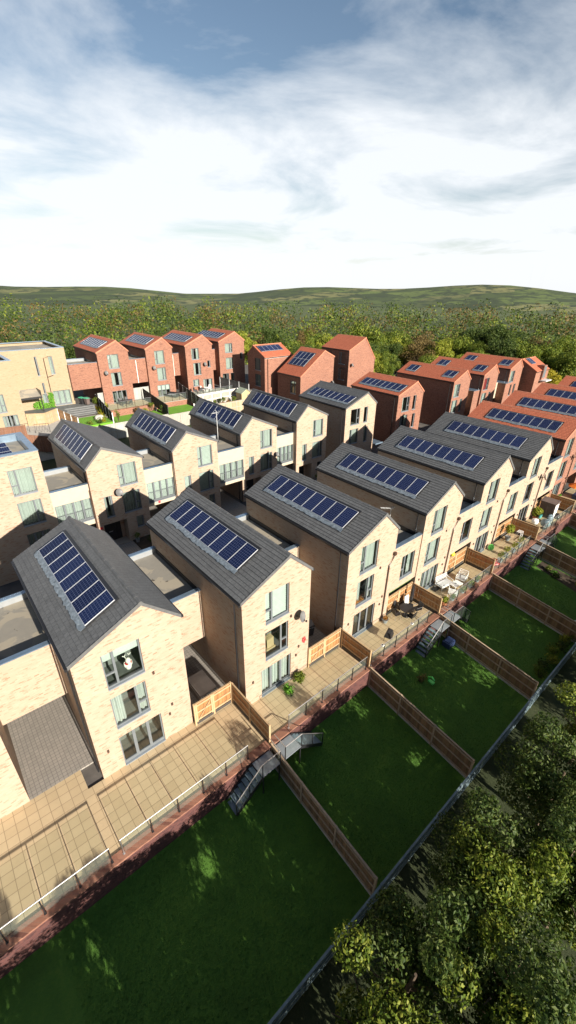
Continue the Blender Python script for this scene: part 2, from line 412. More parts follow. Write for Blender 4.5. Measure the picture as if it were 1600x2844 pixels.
def slope_courses(mb,xl,zl,xh,zh,y0,y1,sgn,mi=0,course=.235,tw=.27):
    """stepped tile courses from the low edge to the high edge"""
    L=math.hypot(xh-xl,zh-zl); n=max(4,round(L/course))
    sx,sz=(xh-xl)/L,(zh-zl)/L; nx,nz=(-sz,sx) if sx>0 else (sz,-sx)
    for i in range(n):
        a=L*i/n; b=L*(i+1)/n
        lo=(xl+sx*a+nx*.035,zl+sz*a+nz*.035); hi=(xl+sx*b+nx*.008,zl+sz*b+nz*.008)
        lb=(xl+sx*a,zl+sz*a)
        uv=[(y0/tw,i+.02),(y1/tw,i+.02),(y1/tw,i+.98),(y0/tw,i+.98)]
        mb.face([(lo[0],y0,lo[1]),(lo[0],y1,lo[1]),(hi[0],y1,hi[1]),(hi[0],y0,hi[1])],mi,uv)
        mb.face([(lb[0],y0,lb[1]),(lb[0],y1,lb[1]),(lo[0],y1,lo[1]),(lo[0],y0,lo[1])],mi,[(y0/tw,i),(y1/tw,i),(y1/tw,i+.03),(y0/tw,i+.03)])
        for y in (y0,y1):
            mb.face([(lb[0],y,lb[1]),(lo[0],y,lo[1]),(hi[0],y,hi[1])],mi,[(y/tw,i+.5)]*3)
PANEL=None
def panel_mesh():
    global PANEL
    if PANEL: return PANEL
    w,h,t=.965,1.60,.04; f=MB(); b=.018
    for a in ((0,0,w,b),(0,h-b,w,h),(0,b,b,h-b),(w-b,b,w,h-b)): f.box(a[0],a[1],0,a[2],a[3],t,0)
    f.face([(b,b,t-.008),(w-b,b,t-.008),(w-b,h-b,t-.008),(b,h-b,t-.008)],1,[(0,0),(1,0),(1,1),(0,1)])
    o=f.build('solar_panel',[M['alu'],M['cells']]); PANEL=o.data; bpy.data.objects.remove(o); return PANEL
def pv(roof,side,xe,ze,xr,zr,panels):
    """panels: (y of lower corner, distance up the slope, columns, rows)"""
    L=math.hypot(xr-xe,zr-ze); s=Vector(((xr-xe)/L,0,(zr-ze)/L)); n=Vector((-s.z,0,s.x)) if s.x>0 else Vector((s.z,0,-s.x))
    X=s.cross(n); o0=Vector((xe,0,ze))
    for (y0,d0,cols,rows,fl) in panels:
        w=.985; 
        k=MB()
        def P(y,d,h): return o0+s*d+n*h+Vector((0,y,0))
        ya,yb=y0-.09,y0+cols*w+.06; da,db=d0-.03,d0+rows*1.62+.16
        k.hexa([P(ya,da,.02),P(yb,da,.02),P(yb,db,.02),P(ya,db,.02),P(ya,da,.052),P(yb,da,.052),P(yb,db,.052),P(ya,db,.052)])
        for c in range(cols+1): k.bar(P(y0+c*w,d0+rows*1.62,.06),P(y0+c*w,db-.01,.06),.03,.02)
        k.build('panel_tray',M['black_metal'],roof)
        if fl:                                      # crinkled lead apron below the array
            g=MB(); N=40; prev=None
            for i in range(N+1):
                y=ya+(yb-ya)*i/N; e=rnd.uniform(-.05,.05); j=[rnd.uniform(0,.022) for _ in range(3)]
                row=[P(y,d0-.0,.066),P(y,d0-.10,.058+j[0]),P(y,d0-.20,.05+j[1]),P(y,d0-.30+e,.042)]
                if prev:
                    for a in range(3): g.face([prev[a],prev[a+1],row[a+1],row[a]])
                prev=row
            g.build('lead_flashing',M['lead'],roof)
        for c in range(cols):
            for r in range(rows):
                o=bpy.data.objects.new('solar_panel',panel_mesh()); COL.objects.link(o); o.parent=roof
                y=y0+c*w+(w-.01 if X.y<0 else 0)
                p=P(y,d0+r*1.62,.055)
                o.matrix_local=Matrix(((X.x,s.x,n.x,p.x),(X.y,s.y,n.y,p.y),(X.z,s.z,n.z,p.z),(0,0,0,1)))
def gable_roof(parent,W,L,xp,ze,h,tm,rm,oh=.10,oy=.05,zer=None,course=.235):
    zer=ze if zer is None else zer
    sl=h/xp; sr=(ze+h-zer)/(W-xp); zp=ze+h
    xl,zl=-oh,ze-oh*sl; xr,zr=W+oh,zer-oh*sr
    r=MB(); up=.10
    slope_courses(r,xl,zl+up,xp,zp+up,-oy,L+oy,1,0,course); slope_courses(r,xr,zr+up,xp,zp+up,-oy,L+oy,-1,0,course)
    e=.001
    for a,za,b,zb in ((xl,zl,xp,zp),(xp,zp,xr,zr)):          # deck below the tiles, dry verge in a second material
        r.hexa([(a,-oy,za+.004),(b,-oy,zb+.004),(b,L+oy,zb+.004),(a,L+oy,za+.004),(a,-oy,za+up),(b,-oy,zb+up),(b,L+oy,zb+up),(a,L+oy,za+up)],1)
    r.uv={k:v for k,v in r.uv.items()}
    for i in range(len(r.f)):
        if i not in r.uv: r.uv[i]=[(0,0)]*len(r.f[i])
    ro=r.build('roof',[M[tm],M[rm]],parent)
    g=MB(); nseg=max(3,int(L/.45))
    for i in range(nseg):
        y0=-oy-.02+(L+2*oy+.04)*i/nseg; y1=-oy-.02+(L+2*oy+.04)*(i+1)/nseg-.012; o=.012*(i%2)
        pr=[(xp-.13,zp+up-.13*sl+.02),(xp-.08,zp+up+.03+o),(xp,zp+up+.075+o),(xp+.08,zp+up+.03+o),(xp+.13,zp+up-.13*sr+.02)]
        for (a,za),(b,zb) in zip(pr,pr[1:]): g.face([(a,y0,za),(a,y1,za),(b,y1,zb),(b,y0,zb)])
        for y in (y0,y1): g.face([(a,y,za) for a,za in pr])
    g.build('ridge_tiles',M[rm],ro)
    v=MB()
    for (a,za,b,zb) in ((xl,zl,xp,zp),(xp,zp,xr,zr)):
        v.hexa([(a,-oy-.022,za-.06),(b,-oy-.022,zb-.06),(b,-oy-.002,zb-.06),(a,-oy-.002,za-.06),(a,-oy-.022,za+up+.045),(b,-oy-.022,zb+up+.045),(b,-oy-.002,zb+up+.045),(a,-oy-.002,za+up+.045)])
    v.build('verge_trim',M[rm],ro)
    for x,z,sg in ((xl,zl,-1),(xr,zr,1)):
        gt=MB(); gt.box(min(x,x+sg*.12),-oy,z-.09,max(x,x+sg*.12),L+oy,z+.03); gt.build('gutter',M['black_metal'],ro)
    return ro
def downpipe(parent,pts,r=.045,mat='black_metal',hopper=False):
    p=MB(); p.tube(pts,r,6)
    if hopper:
        x,y,z=pts[0]; p.box(x-.11,y-.11,z-.05,x+.11,y+.09,z+.17)
    return p.build('drainpipe',M[mat],parent)
def dish(parent,c,aim,r=.34):
    d=MB(); a=Vector(aim).normalized(); c=Vector(c)
    d.lathe(c,[(.03,-.02),(r*.5,.015),(r*.85,.07),(r,.12),(r-.01,.125),(r*.8,.085),(r*.4,.03),(.01,.01)],16,0,a)
    w=c-a*.02
    o=d.build('satellite_dish',M['dish_grey'],parent,True)
    e=MB(); e.tube([c-a*.02,c-a*.22+Vector((0,.1,-.05)),c-a*.2+Vector((0,.30,-.1))],.025,5); e.tube([c+Vector((0,0,-r*.8)),c+a*.35+Vector((0,0,-r*.95))],.015,5); e.box(*(c+a*.35+Vector((-.04,-.04,-r*.95-.04))),*(c+a*.35+Vector((.04,.04,-r*.95+.06))))
    e.build('mount_arm',M['black_metal'],o)
    return o
def wing(parent,T0,x0,x1,yf,yb,zb,zt,mat,holes=(),cops='fb',panelkind=(),juliet=False,mem='membrane',wallmat=None):
    """flat-roofed wing that joins two houses, open underneath"""
    w=MB(); 
    wall_face(w,front(yf),[(x0,zt),(x1,zt)],zb,[h[0] for h in holes],.14)
    w.box(x0,yf+.16,zb,x1,yb-.001,zb+.12)                       # floor over the passage
    w.face([(x0,yb,zb),(x1,yb,zb),(x1,yb,zt),(x0,yb,zt)])
    w.face([(x0,yf,zb),(x0,yb,zb),(x0,yb,zt-.25),(x0,yf,zt-.25)]); w.face([(x1,yf,zb),(x1,yb,zb),(x1,yb,zt-.25),(x1,yf,zt-.25)])
    for y in(yf+.26,yb-.26): w.face([(x0,y,zt-.5),(x1,y,zt-.5),(x1,y,zt),(x0,y,zt)],1)
    o=w.build('side_wing',[M[wallmat or mat],M['parapet_grey']],parent)
    for ya,yb_ in((yf-.03,yf+.29),(yb-.29,yb+.03)): c=MB(); c.box(x0,ya,zt,x1,yb_,zt+.05); c.build('coping',M['coping'],o)
    f=MB(); f.face([(x0,yf+.26,zt-.38),(x1,yf+.26,zt-.38),(x1,yb-.26,zt-.38),(x0,yb-.26,zt-.38)])
    f.build('flat_roof',M[mem],o)
    for xa in(x0,x1-.05): u=MB(); u.box(xa,yf+.27,zt-.375,xa+.05,yb-.27,zt-.05); u.build('upstand',M['black_metal'],o)
    for h,kind,cur in holes: window(o,front(yf),h,kind,cur)
    if juliet:
        h=holes[0][0]; j=MB(); z0,z1=h[1]+.05,h[1]+1.05; y=yf-.07
        j.bar((h[0]-.03,y,z1),(h[2]+.03,y,z1),.04,.04); j.bar((h[0]-.03,y,z0),(h[2]+.03,y,z0),.03,.03)
        n=int((h[2]-h[0])/.11)
        for i in range(n+1):
            x=h[0]+(h[2]-h[0])*i/n; j.bar((x,y,z0),(x,y,z1),.014,.014)
        for x in(h[0]-.03,h[2]+.03): j.bar((x,y,z1),(x,yf+.02,z1),.03,.03)
        j.build('juliet_rail',M['frame'],o)
    return o
def house(name,label,x,y,z,rot,W,L,xp,ze,h,bm,tm,rm,holes=(),panels=(),pright=(),side_holes=(),group=None,zbase=-.6,zer=None,course=.235,porch=None,sidepipe=True,back=None):
    """z: world level of the house's ground, ze: eave height above it"""
    o=empty(name,(x,y,z),label,'house',rot,group)
    zer_=ze if zer is None else zer
    w=MB(); hs=[a[0] for a in holes]; 
    if porch: hs=hs+[porch]
    wall_face(w,front(0),[(0,ze),(xp,ze+h),(W,zer_)],zbase,hs)
    wall_face(w,left(0),[(0,ze),(L,ze)],zbase,[a[0] for a in side_holes])
    w.face([(W,0,zbase),(W,L,zbase),(W,L,zer_),(W,0,zer_)])
    w.face([(0,L,zbase),(W,L,zbase),(W,L,zer_),(xp,L,ze+h),(0,L,ze)])
    if porch:
        a,b,c,d=porch; D=1.15
        for q in ([(a,.14,b),(c,.14,b),(c,D,b),(a,D,b)],[(a,.14,d),(c,.14,d),(c,D,d),(a,D,d)],[(a,.14,b),(a,D,b),(a,D,d),(a,.14,d)],[(c,.14,b),(c,D,b),(c,D,d),(c,.14,d)],[(a,D,b),(c,D,b),(c,D,d),(a,D,d)]): w.face(q)
    w.build('wall',M[bm],o)
    if porch:
        p=MB(); m=a+(c-a)*.12; p.box(m,D-.07,b+.02,m+1.0,D-.002,b+2.12); p.box(m+1.02,D-.06,b+.02,min(c-.1,m+1.5),D-.002,b+2.12)
        dr=p.build('door',M['black_plastic'],o)
        q=MB(); q.box(m+.35,D-.09,b+.95,m+.72,D-.071,b+1.02); q.build('letter_plate',M['steel'],dr)
    for hh,kind,cur in holes: window(o,front(0),hh,kind,cur,'door' if kind[0]=='D' else 'window')
    for hh,kind,cur in side_holes: window(o,left(0),hh,kind,cur)
    r=gable_roof(o,W,L,xp,ze,h,tm,rm,zer=zer,course=course)
    up=.135
    if panels: pv(r,1,0,ze+up,xp,ze+h+up,panels)
    if pright: pv(r,-1,W,zer_+up,xp,ze+h+up,pright)
    if sidepipe: downpipe(o,[(-.16,.62,ze-.12),(-.07,.62,ze-.35),(-.07,.62,zbase)])
    return o
# ------------------------------------------------------------------ buildings (world = metres, z 22 = camera height)
GA='cream and red houses of the front row'; GB='houses of the second row'; GC='red brick houses behind the gardens'
# front row: x, y, W, L, xp, h, eave height (world)
A=[(1.51,15.57,4.98,10.15,3.30,1.58,7.95),(9.33,14.40,4.79,10.85,3.18,1.51,7.89),(17.08,14.20,4.81,10.74,3.25,1.50,7.82),
   (25.04,14.12,4.89,11.18,3.09,1.52,7.86),(33.29,14.13,5.02,11.09,3.34,1.56,7.89),(41.93,14.18,4.95,11.32,3.41,1.55,7.86),
   (50.93,14.40,4.90,11.30,3.28,1.49,7.90),(60.17,14.65,4.90,11.26,3.24,1.45,8.01),(69.54,14.81,4.90,11.25,3.16,1.41,7.99),(78.94,14.89,4.90,11.22,3.19,1.41,7.98)]
LA=['cream brick house with grey tiled roof nearest the camera, reindeer toy in its window',
 'cream brick house with satellite dish and red ornament on its sunlit gable, grey roof',
 'cream brick house with grey roof behind the patio with black dining set',
 'cream brick house with grey roof behind the patio with white garden lounge set',
 'cream brick house with grey roof behind the patio with potted bushes and pink discs',
 'last cream brick house of the front row, above the brown storage shed',
 'first red brick house after the cream ones in the front row, at the right edge',
 'red tiled house in the front row, second red roof after the grey roofs',
 'red tiled house in the front row, third red roof after the grey roofs',
 'fourth red roof of the front row, only its corner at the right edge']
WN=[ # top, mid, door : (x0,x1,kind,curtain)
 ((1.20,2.95,'L','top'),(1.15,2.85,'R','half'),(1.1,3.3,'D3','none')),
 ((1.50,3.18,'L','blind'),(1.45,3.12,'R','none'),(1.12,3.36,'D3','curtain')),
 ((1.16,2.87,'L','curtain'),(1.10,2.77,'R','half'),(1.05,3.27,'D3','none')),
 ((1.08,2.77,'L','curtain'),(.86,2.62,'L','curtain'),(.82,3.15,'D4','curtain')),
 ((1.1,2.78,'L','half'),(.9,2.6,'L','curtain'),(.9,3.2,'D4','half')),
 ((1.1,2.75,'L','curtain'),(.95,2.6,'L','side'),(.9,3.1,'D3','none')),
 ((1.1,2.75,'L','half'),(1.1,2.75,'L','curtain'),(.9,3.1,'D3','curtain')),
 ((1.1,2.75,'L','curtain'),(1.1,2.75,'L','curtain'),(.9,3.1,'D3','curtain')),
 ((1.1,2.75,'L','curtain'),(1.1,2.75,'L','curtain'),(.9,3.1,'D3','curtain')),
 ((1.1,2.75,'L','curtain'),(1.1,2.75,'L','curtain'),(.9,3.1,'D3','curtain'))]
PD=[(1.14,1.30),(1.77,1.10),(1.56,1.12),(1.58,.92),(1.60,.95),(1.62,.95),(1.43,.80),(1.5,.62),(1.5,.50),(1.5,.50)]
HA=[]
for i,(x,y,W,L,xp,h,e) in enumerate(A):
    red=i>=6; bm='brick_red' if red else 'brick_cream'; g=.2
    t,m,d=WN[i]
    o=house('brick_house',LA[i],x,y,g,0,W,L,xp,e-g,h,bm,'tile_red' if red else 'tile_grey','ridge_red' if red else 'ridge_grey',
        holes=[((t[0],5.45,t[1],7.52),t[2],t[3] if t[3]!='top' else 'none'),((m[0],2.80,m[1],4.85),m[2],m[3]),((d[0],.03,d[1],2.15),d[2],d[3])],
        panels=[(PD[i][0],PD[i][1],8,1,True)],group=GA,zbase=-2.6,sidepipe=(i<7))
    HA.append(o)
    xn=(A[i+1][0]-x) if i<9 else W+3.2
    if i<2: wing(o,None,W,xn,(3.12,4.28)[i],(9.35,10.5)[i],2.4,5.97,bm,cops='fb')
    else: wing(o,None,W,xn,0,10.1,2.2,5.95,bm,holes=[((W+1.05,2.85,W+2.6,4.85),'L',('half','none','curtain','none','curtain','curtain','curtain','curtain')[i-2])])
    if i>=2: downpipe(o,[(W-.12,-.09,5.62),(W-.12,-.08,5.45),(W-.55,-.08,4.85),(W-.6,-.07,-.2)],.05,'brown_pipe',True)
    for (vx,vz) in ((3.75,1.75),(.5,1.75),(3.95,2.35),(3.3,5.1)):
        v=MB(); v.box(vx-.05,-.07,vz-.09,vx+.05,-.002,vz+.07); v.build('wall_light' if vz<2 else 'air_vent',M['brown_pipe'],o)
# house mostly out of frame on the left
house('brick_house','cream brick house mostly out of frame at the lower left corner',-6.45,16.8,.2,0,4.9,10.8,3.25,7.7,1.5,'brick_cream','tile_grey','ridge_grey',
        holes=[((1.16,5.45,2.87,7.52),'L','curtain'),((1.1,2.8,2.8,4.85),'R','curtain'),((1.1,.03,3.3,2.15),'D3','curtain')],panels=[(1.5,1.1,8,1,True)],group=GA,zbase=-2.6)
# extra wing on the left of the first house
x,y,W,L,xp,h,e=A[0]
wing(HA[0],None,-3.06,0,4.12,9.55,2.4,5.97,'brick_cream')
b=MB(); b.box(1.26,.20,6.95,2.9,.23,7.47); b.build('blind',M['blind'],[c for c in HA[0].children if c.name.startswith('window')][0])
dish(HA[1],(3.82,-.32,4.95),(.35,-.75,.25),.34)
r=MB(); 
for s in(-1,1):
    r.tube([(4.37+.0*s,-.06,2.42),(4.37+.10*s,-.06,2.62),(4.37+.06*s,-.06,2.80),(4.37,-.06,2.74)],.05,6)
r.build('heart_ornament',M['red_paint'],HA[1])
dish(HA[5],(3.95,-.35,5.0),(.35,-.75,.25),.34)
dish(HA[6],(4.0,-.35,5.0),(.35,-.75,.25),.34)
def aerial(parent,base,hgt,el=9,ang=0.,lean=0):
    a=MB(); x,y,z=base; top=(x,y,z+hgt); a.tube([base,top],.022,5)
    c,s=math.cos(ang),math.sin(ang); a.bar((x-.15*c,y-.15*s,z+hgt),(x+.85*c,y+.85*s,z+hgt+.12),.03,.03)
    for k in range(el):
        t=-.1+.9*k/(el-1); w=.20-.007*k; px,py,pz=x+t*c,y+t*s,z+hgt+.12*(t+.15)
        a.bar((px+s*w,py-c*w,pz),(px-s*w,py+c*w,pz),.014,.014)
    for q in(-1,1): a.bar((x-.15*c+s*.0,y-.15*s,z+hgt),(x-.18*c+q*s*.22,y-.18*s-q*c*.22,z+hgt+.2),.04,.02)
    a.build('tv_aerial',M['light_grey'],parent)
aerial(HA[3],(-.18,2.9,6.25),.75,9,2.6)
# second row
B=[(8.82,36.02,-.08,4.78,10.96,1.51,1.46,8.46),(16.48,35.78,-.26,4.78,10.82,1.58,1.48,8.41),(24.44,36.25,-.56,4.78,10.8,1.53,1.48,8.34),(31.78,35.74,-.97,4.78,10.7,1.61,1.53,8.53)]
LB=['second row cream house with satellite dish by its porch, right of the flat roofed block',
 'second row cream house with white slatted blinds in its top window',
 'second row cream house with a tall aerial standing before its solar panels',
 'second row cream house just left of the wide cream end house']
CB=[('curtain','half','curtain','blind'),('blind','blind','blind','curtain'),('curtain','curtain','curtain','curtain'),('curtain','curtain','curtain','none')]
HB=[]
for i,(x,y,r_,W,L,xp,h,e) in enumerate(B):
    g=.6
    o=house('brick_house',LB[i],x,y,g,R(r_),W,L,xp,e-g,h,'brick_cream','tile_grey','ridge_grey',
      holes=[((2.5,5.6,4.14,7.62),'L' if i!=3 else 'L',CB[i][0]),((.9,2.98,1.62,5.0),'N',CB[i][1]),((2.5,2.95,4.14,4.95),'R',CB[i][2]),((3.44,1.18,4.14,2.28),'N',CB[i][3])],
      panels=[(1.5,.28,8,1,True)],group=GB,porch=(.47,.0,2.55,2.37),zbase=-1.2)
    HB.append(o)
    xn=(B[i+1][0]-x) if i<3 else 8.6
    if i<3: wing(o,None,W,xn,.02,5.3,2.83,6.55,'brick_cream',holes=[((W+.1,3.2,xn-.1,5.2),'D4','curtain' if i!=0 else 'blind')],juliet=True,wallmat='render')
    downpipe(o,[(-.06,-.02,7.6),(-.06,-.02,0)],.05,'brown_pipe')
dish(HB[0],(2.15,-.42,5.25),(.25,-.7,.35),.36)
a=MB(); a.box(.12,-.05,1.3+.75,.34,-.002,1.55+.75); a.build('alarm_box',M['red_paint'],HB[0])
a=MB(); a.box(5.75,-.04,2.95,5.95,.018,3.2); a.build('alarm_box',M['red_paint'],HB[0])
a=MB(); a.tube([(-.30,4.1,5.6),(-.30,4.1,9.1)],.03,6); ae=a.build('aerial_mast',M['light_grey'],HB[2])
aerial(HB[2],(-.30,4.1,8.6),.6,8,3.6)
dish(HB[2],(4.55,-.35,4.6),(.3,-.7,.3),.3)
B2=[(41.25,36.96,-1.74,5.79,9.25,3.93,1.53,8.24,'brick_cream','tile_grey','ridge_grey'),(52.33,37.07,-2.05,5.78,9.33,3.94,1.54,8.33,'brick_red','tile_red','ridge_red')]
LB2=['wide cream house with grey roof at the end of the second row','wide red brick house with eight panels in one row, beside the cream end house']
for i,(x,y,r_,W,L,xp,h,e,bm,tm,rm) in enumerate(B2):
    g=.6
    o=house('brick_house',LB2[i],x,y,g,R(r_),W,L,xp,e-g,h,bm,tm,rm,
      holes=[((.98,5.28,2.68,7.38),'R' if i==0 else 'R','none' if i==0 else 'side'),((3.45,5.28,4.2,7.38),'N','none'),((.9,2.7,2.6,4.7),'L','curtain' if i==0 else 'half'),((3.75,2.55,4.45,4.65),'N','curtain' if i==0 else 'none')],
      panels=[(.5,.90,8,1,True)],group=GB,zbase=-1.2)
    HB.append(o)
o=HB[4]; c=MB(); c.box(5.85,-.5,1.85,7.4,2.4,1.95); c.box(5.85,-.55,1.8,7.4,-.5,2.0); c.build('porch_canopy',M['coping'],o)
B3=[(67.68,37.5,-1.5,4.92,11.64,3.31,1.53,8.40),(77.13,37.29,-1.6,4.89,11.8,3.34,1.51,8.49),(88.51,37.94,-1.65,4.89,11.61,3.35,1.52,8.35)]
LB3=['red house with two pairs of roof panels, nearest of three alike at far right',
 'red house with dark red curtains under two pairs of roof panels',
 'red house with two pairs of roof panels, the one beside the street lamp']
for i,(x,y,r_,W,L,xp,h,e) in enumerate(B3):
    g=.6
    o=house('brick_house',LB3[i],x,y,g,R(r_),W,L,xp,e-g,h,'brick_red','tile_red','ridge_red',
      holes=[((.4,5.25,2.05,7.35),'R',('curtain','red','curtain')[i]),((.35,2.6,1.95,4.7),'L','curtain'),((2.75,2.6,3.5,4.7),'N','curtain')],
      panels=[(.92,1.0,2,1,True),(8.45,1.0,2,1,True)],group=GB,zbase=-1.2)
    HB.append(o)
    # cream rendered link set back with its orange lit return
    xn=(9.4,11.3,9)[i]; wing(o,None,W,xn-1.9,1.9,6,2.4,5.4,'brick_red',holes=[((W+.35,2.7,W+1.5,4.6),'N','none')],wallmat='render')
    q=MB(); q.box(xn-1.895,.35,-1,xn,5.9,5.35); q=q.build('side_wing',M['brick_red'],o); u=MB(); u.box(xn-1.93,.3,5.352,xn,5.95,5.42); u.build('coping',M['coping'],q)
s=MB(); s.tube([(0,0,0),(0,0,5.2),(.05,-.1,5.45)],.06,6); 
lp=empty('street_lamp',(100.0,38.5,.6),'slim street lamp with a white head before the farthest red house','street lamp')
s.build('pole',M['black_metal'],lp); s=MB(); s.blob((.3,-.25,5.52),.5,.25,.1); s.build('lamp_head',M['white'],lp,True)
# house with dormer at the end of the street (gable faces the street's near end)
def turned(name,label,xg,yf,z,W,L,xp,ze,h,**k):     # gable faces -x at xg, eaves wall faces -y at yf
    return house(name,label,xg,yf+W,z,-PI/2,W,L,xp,ze,h,**k)
E_=turned('brick_house','red house with roof dormer standing crosswise at the end of the street',94.6,35.5,.6,5.0,6.0,1.7,7.0,1.9,bm='brick_red',tm='tile_red',rm='ridge_red',
   pright=[(1.2,1.95,2,1,False)],group=GB,zbase=-1.5,sidepipe=False)
d=MB(); d.box(4.3,2.4,5.2,5.35,3.8,8.0); d.build('dormer',M['brick_red'],E_)
d=MB(); d.box(5.36,2.55,5.6,5.40,3.65,7.8); d.build('window',M['frame'],E_); d=MB(); d.box(4.9,2.2,5.0,6.4,5.0,5.18); d.build('balcony',M['light_grey'],E_)
# flat roofed block at the left edge
g=.6; BM=empty('flat_roofed_house',(.5,36.02,g),'flat roofed cream brick block at the left edge with blue grey parapet','house',0,GB)
W,L,H=5.25,5.75,10.18; hs=[((2.88,7.0,4.55,9.06),'L','curtain'),((2.89,4.33,4.55,6.38),'R','curtain'),((2.9,2.1,4.6,3.6),'D3','curtain')]
w=MB(); wall_face(w,front(0),[(0,H),(W,H)],-1,[a[0] for a in hs]); w.face([(W,0,-1),(W,L,-1),(W,L,H),(W,0,H)]); w.face([(0,L,-1),(W,L,-1),(W,L,H),(0,L,H)]); w.face([(0,0,-1),(0,L,-1),(0,L,H),(0,0,H)])
w.build('wall',M['brick_cream'],BM)
for hh,k,cu in hs: window(BM,front(0),hh,k,cu)
c=MB(); c.box(-.04,-.04,H,W+.04,.48,H+.06); c.box(-.04,L-.48,H,W+.04,L+.04,H+.06); c.box(W-.46,.48,H,W+.04,L-.48,H+.06); c.box(-.04,.48,H,.46,L-.48,H+.06)
for q in((.44,.46,W-.44,.47),(.44,L-.47,W-.44,L-.46)): c.box(q[0],q[1],H-.55,q[2],q[3],H)
for x_ in(.44,W-.45): c.box(x_,.47,H-.55,x_+.01,L-.47,H)
c.build('parapet',M['coping'],BM)
c=MB(); c.face([(.46,.48,H-.5),(W-.46,.48,H-.5),(W-.46,L-.48,H-.5),(.46,L-.48,H-.5)]); fr=c.build('flat_roof',M['membrane'],BM)
for k in range(3):
    o=bpy.data.objects.new('solar_panel',panel_mesh()); COL.objects.link(o); o.parent=fr
    o.matrix_local=Matrix.Translation((2.2,1.0+1.25*k,H-.42))@Matrix.Rotation(R(9),4,'X')@Matrix.Scale(1.0,4)@Matrix.Rotation(0,4,'Z')@Matrix(((0,1,0,0),(-1,0,0,1.0),(0,0,1,0),(0,0,0,1)))
wing(BM,None,W,8.32,.02,5.3,2.83,6.55,'brick_cream',holes=[((W+.1,3.3,8.2,5.3),'D4','curtain')],juliet=True,wallmat='render')
downpipe(BM,[(8.2,-.05,6.0),(8.2,-.05,0)],.05,'brown_pipe')
# tan flat roofed blocks, rear left
def block(name,label,x,y,z,W,L,H,mat,hs,extra=None,group=None):
    o=empty(name,(x,y,z),label,'house',0,group); w=MB(); wall_face(w,front(0),[(0,H),(W,H)],-2.5,[a[0] for a in hs])
    w.face([(W,0,-2.5),(W,L,-2.5),(W,L,H),(W,0,H)]); w.face([(0,L,-2.5),(W,L,-2.5),(W,L,H),(0,L,H)]); w.face([(0,0,-2.5),(0,L,-2.5),(0,L,H),(0,0,H)])
    w.build('wall',M[mat],o)
    for hh,k,cu in hs: window(o,front(0),hh,k,cu,'door' if k[0]=='D' else 'window')
    c=MB(); c.box(-.04,-.04,H,W+.04,.4,H+.06); c.box(-.04,L-.4,H,W+.04,L+.04,H+.06); c.box(W-.4,.4,H,W+.04,L-.4,H+.06); c.box(-.04,.4,H,.4,L-.4,H+.06); c.build('parapet',M['coping'],o)
    c=MB(); c.face([(.4,.4,H-.4),(W-.4,.4,H-.4),(W-.4,L-.4,H-.4),(.4,L-.4,H-.4)]); c.build('flat_roof',M['membrane'],o); return o
z=5.7; T2=block('flat_roofed_house','tan brick flat roofed block at the left edge behind the brown fence',-2,63.6,z,11.85,7.5,8.0,'brick_tan',[((8.2,5.4,9.4,7.1),'R','curtain'),((8.5,2.0,10.05,4.2),'R','curtain'),((9.3,.0,11.0,1.55),'D4','half')])
z=6.0; TB=block('flat_roofed_house','large tan block with ivy and white glazed doors behind the grey decking',9.9,70.5,z,8.0,10,8.0,'brick_tan',
   [((3.87,4.5,4.2,7.05),'N','none'),((4.1,2.0,4.4,3.5),'N','none'),((5.65,4.55,6.2,6.95),'N','blind'),((3.8,.75,4.45,1.95),'R','curtain'),((5.25,.12,7.6,2.2),'D3','curtain')])
p=MB(); 
for q in ([(5.7,-.05,6.95),(5.05,-.05,6.75),(5.02,-.05,2.1)],[(5.05,-.05,4.2),(5.85,-.05,4.4)],[(7.95,-.05,5.6),(7.95,-.05,.5)]): p.tube(q,.05,5)
p.build('drainpipe',M['brown_pipe'],TB)
p=MB(); p.hexa([(.1,-2.2,2.0),(3.2,-2.2,2.0),(3.2,-.01,2.75),(.1,-.01,2.75),(.1,-2.2,2.12),(3.2,-2.2,2.12),(3.2,-.01,2.87),(.1,-.01,2.87)]); lt=p.build('lean_to_roof',M['membrane'],TB)
p=MB(); p.box(.05,-2.3,1.9,3.3,-2.2,2.16); p.box(3.2,-2.2,1.9,3.3,-.01,2.95); p.box(3.1,-2.15,-.3,3.2,-2.05,1.9); p.build('fascia',M['black_metal'],lt)
iv=MB()
for k in range(900):
    u=rnd.uniform(2.3,5.15); w_=rnd.uniform(-.1,2.1)
    if w_>.7+ (u-2.3)*.55+rnd.uniform(-.2,.2) or (3.7<u<4.5 and .7<w_<2): continue
    iv.leaf((u,-.12-rnd.uniform(0,.25),w_),.26,0,(0,-1,.3))
iv.build('ivy',M['leaf_ivy'],TB)
# red houses behind the gardens
z=5.2
C_=[(22.1,70.0,4.75,10.7,3.1),(29.7,70.0,4.6,10.7,3.0),(36.7,70.0,5.2,10.7,3.4),(44.6,72.0,5.6,8,3.5)]
LC=['red brick house behind gardens with dark glazed doors, next to the tan block','red brick house behind gardens with satellite dish and pale blinds in its doors',
    'red brick house behind gardens with white chairs outside its glazed doors','red brick house half in shadow behind the pale garden shed']
HC=[[((1.5,5.35,3.15,7.4),'L','curtain'),((1.6,2.75,3.2,4.75),'R','half'),((1.35,.02,3.6,1.97),'D3','none')],
    [((1.45,5.35,3.1,7.4),'L','curtain'),((1.56,2.75,3.1,4.75),'R','curtain'),((1.3,.02,3.5,1.97),'D3','rblind')],
    [((1.1,5.5,2.55,7.3),'L','half'),((1.3,2.9,2.75,4.9),'R','half'),((4.1,4.0,4.7,5.1),'N','none'),((1.0,1.0,2.2,2.15),'L','curtain'),((3.0,.02,4.85,2.0),'D3','half')],
    [((1.3,5.8,2.9,7.4),'R','curtain'),((1.35,2.9,2.9,4.9),'R','curtain'),((.5,.05,1.9,2.1),'R','none'),((2.3,.0,3.1,2.1),'N','none'),((4.6,4.4,5.2,5.6),'N','none')]]
